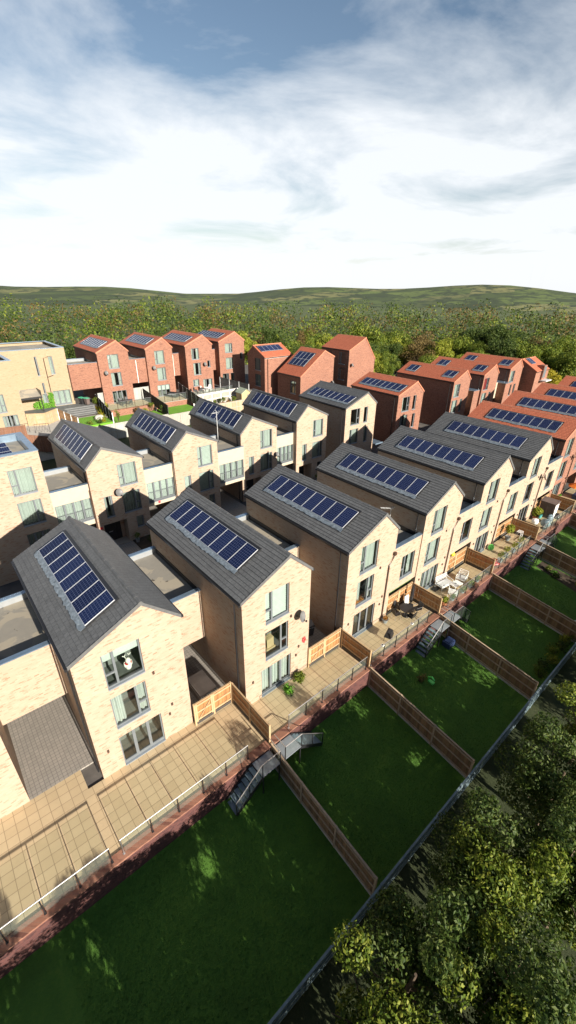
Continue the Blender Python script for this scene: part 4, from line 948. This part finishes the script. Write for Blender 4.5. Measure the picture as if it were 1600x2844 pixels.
m=MB(); foliage(m,(0,0,.18),.22,90,.09); foliage(m,(.5,0,.16),.2,80,.09); m.box(-.25,-.06,-.05,.8,.06,.06); tag(m.build('window_flowers',M['leaf_orange']),'cream and orange flowers on the sill of the middle window above the dining set','flowers').location=(17.08+1.35,14.2+.24,.2+2.9)
# lawn things
bush('bright shrub and seed heads at the edge of the right hand border',40.0,8.6,gz(8.6),.45,.5,'leaf_dark',300,.14)
b=MB(); b.face([(39.3,4.6,gz(4.6)+.006),(41.6,4.6,gz(4.6)+.006),(41.6,10.5,gz(10.5)+.006),(40.2,10.5,gz(10.5)+.006)]); struct(b.build('flower_bed',M['soil']))
for k,(x,y,c_) in enumerate(((40.6,9.6,'leaf_green'),(40.4,8.9,'leaf_ivy'),(39.9,6.4,'leaf_lime'),(40.9,7.0,'leaf_green'),(40.2,5.4,'leaf_lime'))): bush(['round dark plant at the top of the shaded flower bed','pale leafed plant second in the shaded flower bed','yellow green plant at the lower part of the flower bed','bushy plant by the fence in the flower bed','small lime plant lowest in the flower bed'][k],x,y,gz(y),.38,.45,c_,160,.14,'bedding_plant','plants in the shaded flower bed','plant')
bush('small yellowing plant at the fence foot on the middle lawn',34.0,10.3,gz(10.3),.3,.35,'leaf_lime',120,.12)
for k in range(7): bush('overgrown green shrub along the blue grey fence',27.5+k*1.0,4.8+.25*(k%2),gz(4.8),.65,.8,['leaf_green','leaf_dark','leaf_lime'][k%3],330,.14,'shrub','shrubs along the blue grey fence')
o=bush('white flowering rose bush at the end of the right lawn',34.6,5.0,gz(5),.6,.9,'leaf_ivy',300,.14); m=MB()
for k in range(14): a=rnd.uniform(0,6.28); m.blob((rnd.uniform(.1,.55)*math.cos(a),rnd.uniform(.1,.55)*math.sin(a),rnd.uniform(.5,1.0)),.06,.06,.05,0,6,4)
m.build('blossom',M['white'],o)
o=bush('dry twiggy bush on the lawn below the barbecue patio',20.2,9.7,gz(9.7),.5,.6,'leaf_rust',160,.12)
m=MB(); m.box(-.12,-.2,0,.12,.2,.12); m.tube([(0,.2,.1),(0,.25,.35),(0,0,.5),(0,-.2,.35)],.06,6); tag(m.build('garden_toy',M['lime']),'lime green plastic toy on the lawn beside the dry bush','toy').location=(20.75,9.2,gz(9.2))
m=MB(); m.box(-.4,-.3,0,.4,.3,.45); m.box(-.35,-.25,.45,.3,.2,.55); tag(m.build('garden_box',M['blue']),'dark blue storage box under the landing of the lounge patio stairs','box').location=(24.6,10.3,gz(10.3))
# ------------------------------------------------------------------ gardens at the back
G2='fences of the back gardens'
fence('garden_fence','pale grey boundary fence behind the second row, shaded by a roof gable',(14.0,60.82),(28,60.82),2.5,2.5,2.25,('fence_grey','pale_concrete'),-1,2.0,G2,0)
fence('garden_fence','cream boundary fence below the bright lawn behind the second row',(28.1,60.82),(34,60.82),2.5,2.5,2.1,('pale_concrete','pale_concrete'),-1,2.0,G2,0)
fence('garden_fence','cream timber fence below the flower bed by the shed',(34.1,60.8),(42.5,60.8),3.0,3.0,2.0,('fence_pale','pale_concrete'),-1,2.0,G2,0)
fence('garden_fence','white panel fence above the flower bed, below the patio with white chairs',(34.2,64.0),(43.3,64.5),4.0,4.0,2.1,('pale_concrete','white'),-1,1.9,G2,0)
fence('garden_fence','black stepped fence between the grey decking and the first red house',(20.9,70.2),(19.9,61),5.4,4.6,1.6,('fence_dark','fence_dark','white'),-1,1.8,G2,0)
fence('garden_fence','black fence between the two red houses with dishes',(28.4,69.9),(28.2,61),5.4,4.4,1.6,('fence_dark','fence_dark'),-1,1.8,G2,0)
fence('garden_fence','black fence left of the patio with white chairs',(34.6,69.5),(33.9,61),5.6,4.6,1.7,('fence_dark','fence_dark','light_grey'),-1,1.8,G2,0)
fence('garden_fence','black fence at the right of the patio with white chairs',(43.2,70),(45.6,64.4),5.3,4.6,1.9,('fence_dark','fence_dark','light_grey'),-1,1.8,G2,0)
fence('garden_fence','grey fence beside the ivy covered tan house passage',(21.3,70.3),(22.0,70.3),5.2,5.2,1.9,('fence_grey','fence_grey'),-1,1.0,G2,0)
fence('garden_fence','grey timber fence screening the passage between red houses',(27.0,70.6),(29.6,70.6),5.2,5.2,1.9,('fence_grey','fence_grey'),-1,1.3,G2,0)
fence('garden_fence','pale timber fence with braced gate before the tan blocks',(9.95,63.5),(11.8,62.5),5.6,5.6,1.55,('fence_pale','fence_rail'),-1,.95,G2,0,0)
fence('garden_fence','pale timber fence angled behind the corner of the second row house',(11.85,62.5),(13.7,64.1),5.6,5.6,1.55,('fence_pale','fence_rail'),-1,1.2,G2,0)
fence('garden_fence','weathered fence with white posts stepping down beside the bright lawn',(13.8,64.0),(15.3,60.9),5.6,4.8,1.5,('fence_old','fence_old','white'),-1,1.0,G2,0)
fence('garden_fence','red brown timber fence behind the flat roofed block',(0,57.9),(8.6,57.9),4.9,4.6,2.6,('fence_red','fence_red'),-1,1.8,G2,0)
fence('garden_fence','red brown timber fence stepping down beside the first roof of the second row',(8.7,57.9),(11.6,57.6),4.0,3.2,2.0,('fence_red','fence_red'),-1,1.5,G2,0)
fence('garden_fence','dark fence between shaded gardens behind the flat roofed block',(7.4,57.5),(7.4,47.2),2.5,2.5,1.7,('fence_old','fence_old_rail'),-1,1.8,G2,0)
fence('garden_fence','timber garden fence in shade right of the first second row house',(15.2,60),(15.2,47.2),2.5,2.5,1.7,('fence_old','fence_old_rail'),-1,1.8,G2,0)
fence('garden_fence','pale fence beyond the red roofs at the wood edge',(74,66),(98,66),.5,.5,1.9,('fence_grey','light_grey'),-1,2.4,G2,0)
slab('terrace_ground',-20,58.05,14.2,66,2.4,5.62,'concrete'); slab('decking',10.1,66.1,15.6,70.48,4.3,6.0,'deck'); slab('decking',15.6,68.2,19.9,70.48,4.3,5.998,'deck')
for k in range(4): slab('deck_step',15.6,68.2-.42*(k+1),19.6,68.2-.42*k,4.2,5.82-.2*k,'deck')
slab('lawn',15.0,61.0,19.9,66.5,4.2,5.0,'grass_bright'); slab('lawn',20.6,61.0,28.0,65.7,4.2,4.4,'grass_bright'); slab('lawn',28.5,61.0,33.8,65.7,4.2,4.5,'grass_bright')
for k,(xa,xb,l) in enumerate(((20.9,28.1,'orange brick terrace wall before the first red house with dark doors'),(28.5,34.3,'orange brick terrace wall above the bright lawn'),(34.6,43.4,'orange brick terrace edge before the white chairs'))):
    slab('patio_paving',xa,65.9,xb,70.0,4.2,5.28-.004*k,'pale_concrete' if k==2 else 'paving')
    w=empty('retaining_wall',(xa,65.6,4.2),l,'wall',0,'brick terrace walls'); m=MB(); m.box(0,0,0,xb-xa-.01,.29,1.09); m.build('brickwork',M['brick_red'],w); m=MB(); m.box(0,-.03,1.092,xb-xa-.01,.31,1.15); m.build('coping',M['pale_concrete' if k==1 else 'brick_red'],w)
    balustrade('glass balustrade on the terrace wall of the '+['dark doored red house','pale blind red house','white chairs house'][k],xa+.2,xb-.3,65.75,5.36,'balustrades of the back terraces')
for k,(x,y) in enumerate(((21.6,68.6),(20.6,68.4),(20.2,66.5),(19.6,65.0),(19.4,63.4),(18.9,62.0))): spiky(['tall yellow green spiky plant by the deck steps','yellow striped spiky plant beside the black fence','large yellow spiky plant at the lawn edge','broad yellow spiky plant near the sculpture','spiky plant at the lower lawn corner','small spiky plant at the lawn end'][k],x,y,4.6,1.5-.1*k,46,'leaf_lime' if k%2==0 else 'leaf_gold','spiky plants beside the bright lawn')
bush('grey green olive bush before the grey passage fence',20.6,69.2,5.3,.85,1.6,'leaf_green',420,.16)
for k,(x,y,c_,h) in enumerate(((17.0,61.6,'leaf_green',1.2),(18.2,61.3,'leaf_dark',1.6),(15.6,61.9,'leaf_lime',.9),(20.9,61.8,'leaf_green',2.3),(24.9,64.4,'leaf_rust',1.5),(25.6,63.2,'leaf_lime',1.6),(24.2,62.8,'leaf_lime',1.0),(27.3,64.8,'leaf_green',1.7),(28.2,63.0,'leaf_dark',1.5))):
    bush(['soft green shrub at the end of the bright lawn','slim dark conifer at the end of the bright lawn','grassy clump at the left of the bright lawn','column of green ivy at the end of the black fence','rusty tall shrub before the terrace wall','loose pale green shrub below the rusty one','low lime shrub by the grey fence','ivy growing over the black fence near the rail','dark creeper hanging on the black fence'][k],x,y,4.5,.45+.1*(k%3),h,c_,260,.15)
for k,(x,y,c_,h) in enumerate(((36.2,62.4,'leaf_green',1.0),(37.3,62.5,'leaf_green',1.3),(38.3,62.6,'leaf_dark',1.5),(39.1,62.6,'leaf_green',2.0),(39.8,62.4,'leaf_orange',.9),(41.4,62.8,'leaf_green',1.4),(35.4,62.4,'leaf_ivy',.9),(38.7,62.1,'leaf_orange',.7))):
    bush(['rounded green bush second from the left','fuller green bush left of centre','dark leafy bush at the centre','tallest leafy bush right of centre','orange flowering bush','separate round bush near the shed','small light green bush at the far left','low orange flowering bush at the front'][k]+' in the bed before the white fence',x,y,4.1,.55,h,c_,260,.16,'shrub','bushes in the bed before the white fence')
o=thing('garden_shed','pale timber garden shed with green felt roof in the corner of the beds','shed',42.9,62.2,4.0,R(-4)); m=MB(); m.box(-.9,-.9,0,.9,.9,1.9); m.hexa([(-.9,-.9,1.9),(.9,-.9,1.9),(.9,.9,1.9),(-.9,.9,1.9),(-.02,-.9,2.5),(.02,-.9,2.5),(.02,.9,2.5),(-.02,.9,2.5)]); m.build('walls',M['shed_wood'],o)
m=MB()
for s in(-1,1): m.hexa([(s*1.05,-1.1,1.84),(0,-1.1,2.54),(0,1.1,2.54),(s*1.05,1.1,1.84),(s*1.05,-1.1,1.9),(0,-1.1,2.6),(0,1.1,2.6),(s*1.05,1.1,1.9)])
m.build('roof',M['membrane_green'],o); m=MB(); m.box(.2,-.93,1.35,.65,-.902,1.6); m.build('window',M['room'],o); m=MB(); m.lathe((.45,-1.0,.35),[(.3,-.05),(.3,.05)],14,0,(0,1,0)); m.build('water_butt',M['pot_grey'],o)
wheelie('dark bin with green lid beside the white glazed doors of the tan block',18.6,69.6,6.0,R(20),'black_plastic',False,'green_plastic'); wheelie('second bin with green lid in front of the tan block doors',19.1,68.8,6.0,R(20),'shed_brown',False,'green_plastic')
m=MB(); m.blob((0,0,.5),.7,.5,.5,0,10,7,.08); tag(m.build('boulder',M['concrete']),'pale rounded boulder between the spiky plants','rock').location=(18.9,63.6,4.6)
o=thing('round_table','white garden table with stacked chairs before the shaded doors','table',39.6,68.8,5.28); m=MB(); m.lathe((0,0,0),[(.25,0),(.05,.05),(.05,.7),(.5,.7),(.5,.74),(.02,.74)],14); m.build('table_top',M['white'],o)
def wchair(label,x,y,z,rz,mat='white'):
    o=thing('garden_chair',label,'chair',x,y,z,rz,'chairs on the back terraces'); m=MB(); m.box(-.25,-.25,.4,.25,.25,.45); m.build('seat',M[mat],o); m=MB(); m.hexa([(-.25,.2,.45),(.25,.2,.45),(.25,.25,.45),(-.25,.25,.45),(-.22,.3,1.0),(.22,.3,1.0),(.22,.34,1.0),(-.22,.34,1.0)]); m.build('backrest',M[mat],o)
    for sx in(-.22,.22):
        for sy in(-.22,.22): m=MB(); m.tube([(sx,sy,.4),(sx*1.1,sy*1.1,0)],.025,4); m.build('leg',M[mat],o)
wchair('white plastic garden chair left of the white table',38.9,69.1,5.28,R(40)); wchair('white plastic garden chair right of the white table',40.4,69.2,5.28,R(-50))
wchair('black garden chair at the left of the white chairs patio',37.2,68.6,5.28,R(30),'black_plastic'); wchair('second black garden chair near the white fence',38.0,67.9,5.28,R(-30),'black_plastic')
o=thing('garden_table','long black garden table before the dark glazed doors','table',24.6,68.0,5.28); m=MB(); m.box(-.9,-.45,.7,.9,.45,.74); m.build('table_top',M['black_plastic'],o)
for sx in(-.8,.8):
    for sy in(-.38,.38): m=MB(); m.box(sx-.03,sy-.03,0,sx+.03,sy+.03,.7); m.build('leg',M['black_plastic'],o)
for k in range(4): wchair('black garden chair at the long table of the dark doored house, number %d along its sides'%(k+1) if 0 else ['black chair at the left front of the long black table','black chair at the right front of the long black table','black chair at the left back of the long black table','black chair at the right back of the long black table'][k],24.1+1.0*(k%2),67.4+1.3*(k//2),5.28,PI if k<2 else 0,'black_plastic')
o=thing('garden_sofa','black rattan sofa with covered cushions by the pale blind doors','sofa',32.9,68.4,5.28,R(-60)); m=MB(); m.box(-.9,-.4,.15,.9,.4,.42); m.box(-.9,.3,.42,.9,.45,.8); m.box(-.95,-.4,.15,-.8,.4,.62); m.box(.8,-.4,.15,.95,.4,.62); m.build('frame',M['black_plastic'],o); m=MB(); m.box(-.78,-.38,.42,.78,.28,.52); m.build('cushion',M['pot_grey'],o)
for k,(x,y,l) in enumerate(((10.6,59.3,'black wire railing around the stair of the tan block terrace'),(8.6,60.5,'second wire railing near the brown fence'))):
    o=thing('stair_railing',l,'railing',x,y,5.62,R(-20+25*k)); m=MB(); m.tube([(-.8,0,0),(-.8,0,1.1),(.8,0,1.1),(.8,0,0)],.03,5)
    for j in range(5): m.bar((-.8+.32*j,0,.05),(-.48+.32*j,0,1.08),.02,.02)
    m.build('rail',M['black_metal'],o)
# forecourts of the second row
for i in range(4):
    x,y=B[i][0],B[i][1]; potted('small pot plant beside the porch of the '+['dish','white blind','aerial','last narrow'][i]+' house in the second row',x+3.0,y-.6,.6,.35,.2,.3,.35,'leaf_green','pot_grey',140)
    bush('low dark shrub in the front bed of the '+['dish','white blind','aerial','last narrow'][i]+' house in the second row',x+4.1,y-1.2,.58,.6,.6,'leaf_dark',260,.14)
bush('yellow green shrubs at the corner of the wide red house',58.6,37.5,.6,.7,.8,'leaf_lime',260,.2); bush('climbing plant on the side of the wide red house',58.5,38.6,.6,.5,4.2,'leaf_lime',300,.16)
# ------------------------------------------------------------------ woods and trees
P=[make_tree('mid green tree in the wood behind the red houses','leaf_green',1,4.2,4.4,22,330,.33,group='trees of the wood'),
   make_tree('dark green tree in the wood behind the red houses','leaf_dark',2,4.0,5.0,22,330,.33,group='trees of the wood'),
   make_tree('yellowish green tree in the wood behind the red houses','leaf_lime',3,3.6,4.0,20,330,.30,group='trees of the wood'),
   make_tree('brownish autumn tree in the wood behind the red houses','leaf_rust',4,3.8,4.2,20,300,.30,group='trees of the wood')]
gold=make_tree('golden yellow tree in front of the dark wood beside the dormer house','leaf_gold',5,3.2,3.3,18,300,.28)
gold.location=(111,38.5,-.5); gold.scale=(1,1,.95)
g2=make_tree('lime yellow tree left of the golden tree by the wood edge','leaf_lime',7,3.6,3.6,18,300,.30); g2.location=(112,45,-.5); g2.scale=(1.1,1.1,1.1)
line=[(64,80),(80,73),(98,70),(112,56),(120,44),(126,30),(132,14),(138,-4)]
def along(t):
    k=min(int(t),len(line)-2); f=t-k; a,b_=line[k],line[k+1]; return a[0]+(b_[0]-a[0])*f,a[1]+(b_[1]-a[1])*f
used=set()
def put(k,x,y,z,s):
    o=P[k] if k not in used else copy_tree(P[k]); used.add(k)
    o.location=(x,y,z); o.rotation_euler=(0,0,rnd.uniform(0,6.28)); o.scale=(s*rnd.uniform(.9,1.1),s*rnd.uniform(.9,1.1),s*rnd.uniform(.9,1.15))
for row in range(4):
    n=17+row
    for j in range(n):
        x,y=along((len(line)-1)*(j+rnd.uniform(.2,.8))/n); d=row*7.5+rnd.uniform(-2,2); nx,ny=.80,.60
        r_=rnd.random(); k=(0 if r_<.4 else 1 if r_<.68 else 2 if r_<.88 else 3)
        if row==0 and k==1: k=0
        put(k,x+nx*d,y+ny*d,-1.2+.3*row,rnd.uniform(.85,1.25)+.06*row)
for j in range(22): put(rnd.choice((0,1,2,3)),-20+j*5.0+rnd.uniform(-1,1),97+rnd.uniform(-4,6),2.5,rnd.uniform(.8,1.1))
# far woodland that closes the view
b=MB(); r0=rnd.getstate(); rnd.seed(5)
for k in range(1500):
    a=R(rnd.uniform(-32,122)); d=175+270*rnd.random()**1.5; rr=rnd.uniform(3.2,6.2)*(1+(d-175)/500)
    hh=rnd.uniform(5,10)*(1+(d-175)/350)
    foliage(b,(math.cos(a)*d,math.sin(a)*d,-2+hh*.5),rr,60,rr*.22,k%4 if k%4<3 else 0,flat=hh*.55/rr,core=.55)
rnd.setstate(r0)
o=b.build('far_wood',[M['leaf_dark'],M['leaf_green'],M['leaf_rust']]); o['kind']='stuff'
h=MB(); prev=None
for k in range(61):
    a=R(-40+170*k/60); z=20+9*math.sin(k*.31)+5*math.sin(k*.83+1); p_=[Vector((math.cos(a)*d,math.sin(a)*d,zz)) for d,zz in((700,-3),(1000,z*.9),(1300,-3))]
    if prev:
        for q in range(2): h.face([prev[q],prev[q+1],p_[q+1],p_[q]])
    prev=p_
struct(h.build('hills',M['hill_fields'],None,True))
# trees along the foot of the gardens that keep the lawns in shade
SH=[make_tree('bushy green tree in the row below the blue grey fence','leaf_green',11,1.9,2.6,20,520,.125,.12,'hedge_tree','hedge trees below the gardens'),make_tree('bushy dark tree in the row below the blue grey fence','leaf_dark',12,2.0,2.7,20,520,.125,.12,'hedge_tree','hedge trees below the gardens')]
for j in range(46):
    if j in(16,21,22,27,33,38,39): continue
    x=-6+j*1.42+rnd.uniform(-.3,.3); k=j%2
    o=SH[k] if j<2 else copy_tree(SH[k]); s=rnd.uniform(1.0,1.12); o.location=(x,(1.3 if j%4<2 else -.7)+rnd.uniform(-.5,.5),-2.7); o.rotation_euler=(0,0,rnd.uniform(0,6.28)); o.scale=(s*1.15,s*1.15,s*rnd.uniform(1.22,1.31))
# grass blades on the nearer lawns
gb=MB(); r0=rnd.getstate(); rnd.seed(9)
for k in range(70000):
    x=rnd.uniform(-2,42); y=rnd.uniform(4.5,11.5)
    if rnd.random()>(1.0 if x<18 else .75): continue
    if 39.4<x<41.7: continue
    z=gz(y); a=rnd.uniform(0,6.28); h_=rnd.uniform(.03,.085); w_=.018; l=rnd.uniform(-.04,.04)
    gb.face([(x-w_*math.cos(a),y-w_*math.sin(a),z-.005),(x+w_*math.cos(a),y+w_*math.sin(a),z-.005),(x+l,y+l*.7,z+h_)],0)
rnd.setstate(r0)
o=gb.build('grass',M['grass']); o['kind']='stuff'
# ------------------------------------------------------------------ light, sky, camera
d=Vector((-.012,.9425,-.334)).normalized()
L=bpy.data.lights.new('sun','SUN'); L.energy=5.0; L.angle=R(.5); L.color=(1.,.91,.79)
so=bpy.data.objects.new('sun',L); COL.objects.link(so); so.rotation_euler=d.to_track_quat('-Z','Y').to_euler(); so.location=(0,-60,60)
wd=bpy.data.worlds.new('World'); sc.world=wd; wd.use_nodes=True; nt=wd.node_tree
sky=nt.nodes.new('ShaderNodeTexSky'); sky.sky_type='NISHITA'; sky.sun_disc=False; sky.sun_elevation=R(19.5); sky.sun_rotation=R(181); sky.dust_density=.6; sky.air_density=1.0; sky.ozone_density=1.0
tc=nt.nodes.new('ShaderNodeTexCoord'); sp=nt.nodes.new('ShaderNodeSeparateXYZ'); nt.links.new(tc.outputs['Generated'],sp.inputs[0])
def mt(op,a,b_=0.):
    n=nt.nodes.new('ShaderNodeMath'); n.operation=op
    for k,v in enumerate((a,b_)):
        if isinstance(v,bpy.types.NodeSocket): nt.links.new(v,n.inputs[k])
        else: n.inputs[k].default_value=v
    return n.outputs[0]
# bright veil of cloud, thicker towards the northern horizon
zc=mt('MAXIMUM',mt('ABSOLUTE',sp.outputs[2]),.04); cx=nt.nodes.new('ShaderNodeCombineXYZ')
nt.links.new(mt('DIVIDE',sp.outputs[0],mt('ADD',zc,.12)),cx.inputs[0]); nt.links.new(mt('DIVIDE',sp.outputs[1],mt('ADD',zc,.12)),cx.inputs[1])
nz=nt.nodes.new('ShaderNodeTexNoise'); nt.links.new(cx.outputs[0],nz.inputs['Vector']); nz.inputs['Scale'].default_value=.9; nz.inputs['Detail'].default_value=8; nz.inputs['Roughness'].default_value=.58; nz.inputs['Distortion'].default_value=.4
rp=nt.nodes.new('ShaderNodeValToRGB'); nt.links.new(mt('ADD',nz.outputs[0],mt('MULTIPLY',mt('SUBTRACT',.35,zc),.75)),rp.inputs[0]); rp.color_ramp.elements[0].position=.38; rp.color_ramp.elements[1].position=.66
north=mt('MINIMUM',mt('MAXIMUM',mt('MULTIPLY',mt('ADD',sp.outputs[1],.15),2.5),0.),1.)
fac=mt('MULTIPLY',rp.outputs[0],mt('ADD',mt('MULTIPLY',north,.8),.1))
mxn=nt.nodes.new('ShaderNodeMix'); mxn.data_type='RGBA'; nt.links.new(fac,mxn.inputs[0]); nt.links.new(sky.outputs[0],mxn.inputs[6]); mxn.inputs[7].default_value=(9.2,9.5,9.8,1)
bg=nt.nodes['Background']; bg.inputs['Strength'].default_value=.05; nt.links.new(mxn.outputs[2],bg.inputs[0])
cam=bpy.data.cameras.new('camera'); co=bpy.data.objects.new('camera',cam); COL.objects.link(co)
co.location=(0,0,22); co.rotation_euler=(R(62.40917762),R(-.58150138),R(-40.28615697)); cam.sensor_fit='HORIZONTAL'; cam.sensor_width=36; cam.lens=1197.781/1600*36; cam.clip_start=.3; cam.clip_end=5000
sc.camera=co
sc.view_settings.view_transform='Standard'; sc.view_settings.look='None'; sc.view_settings.gamma=1; sc.view_settings.exposure=1.15
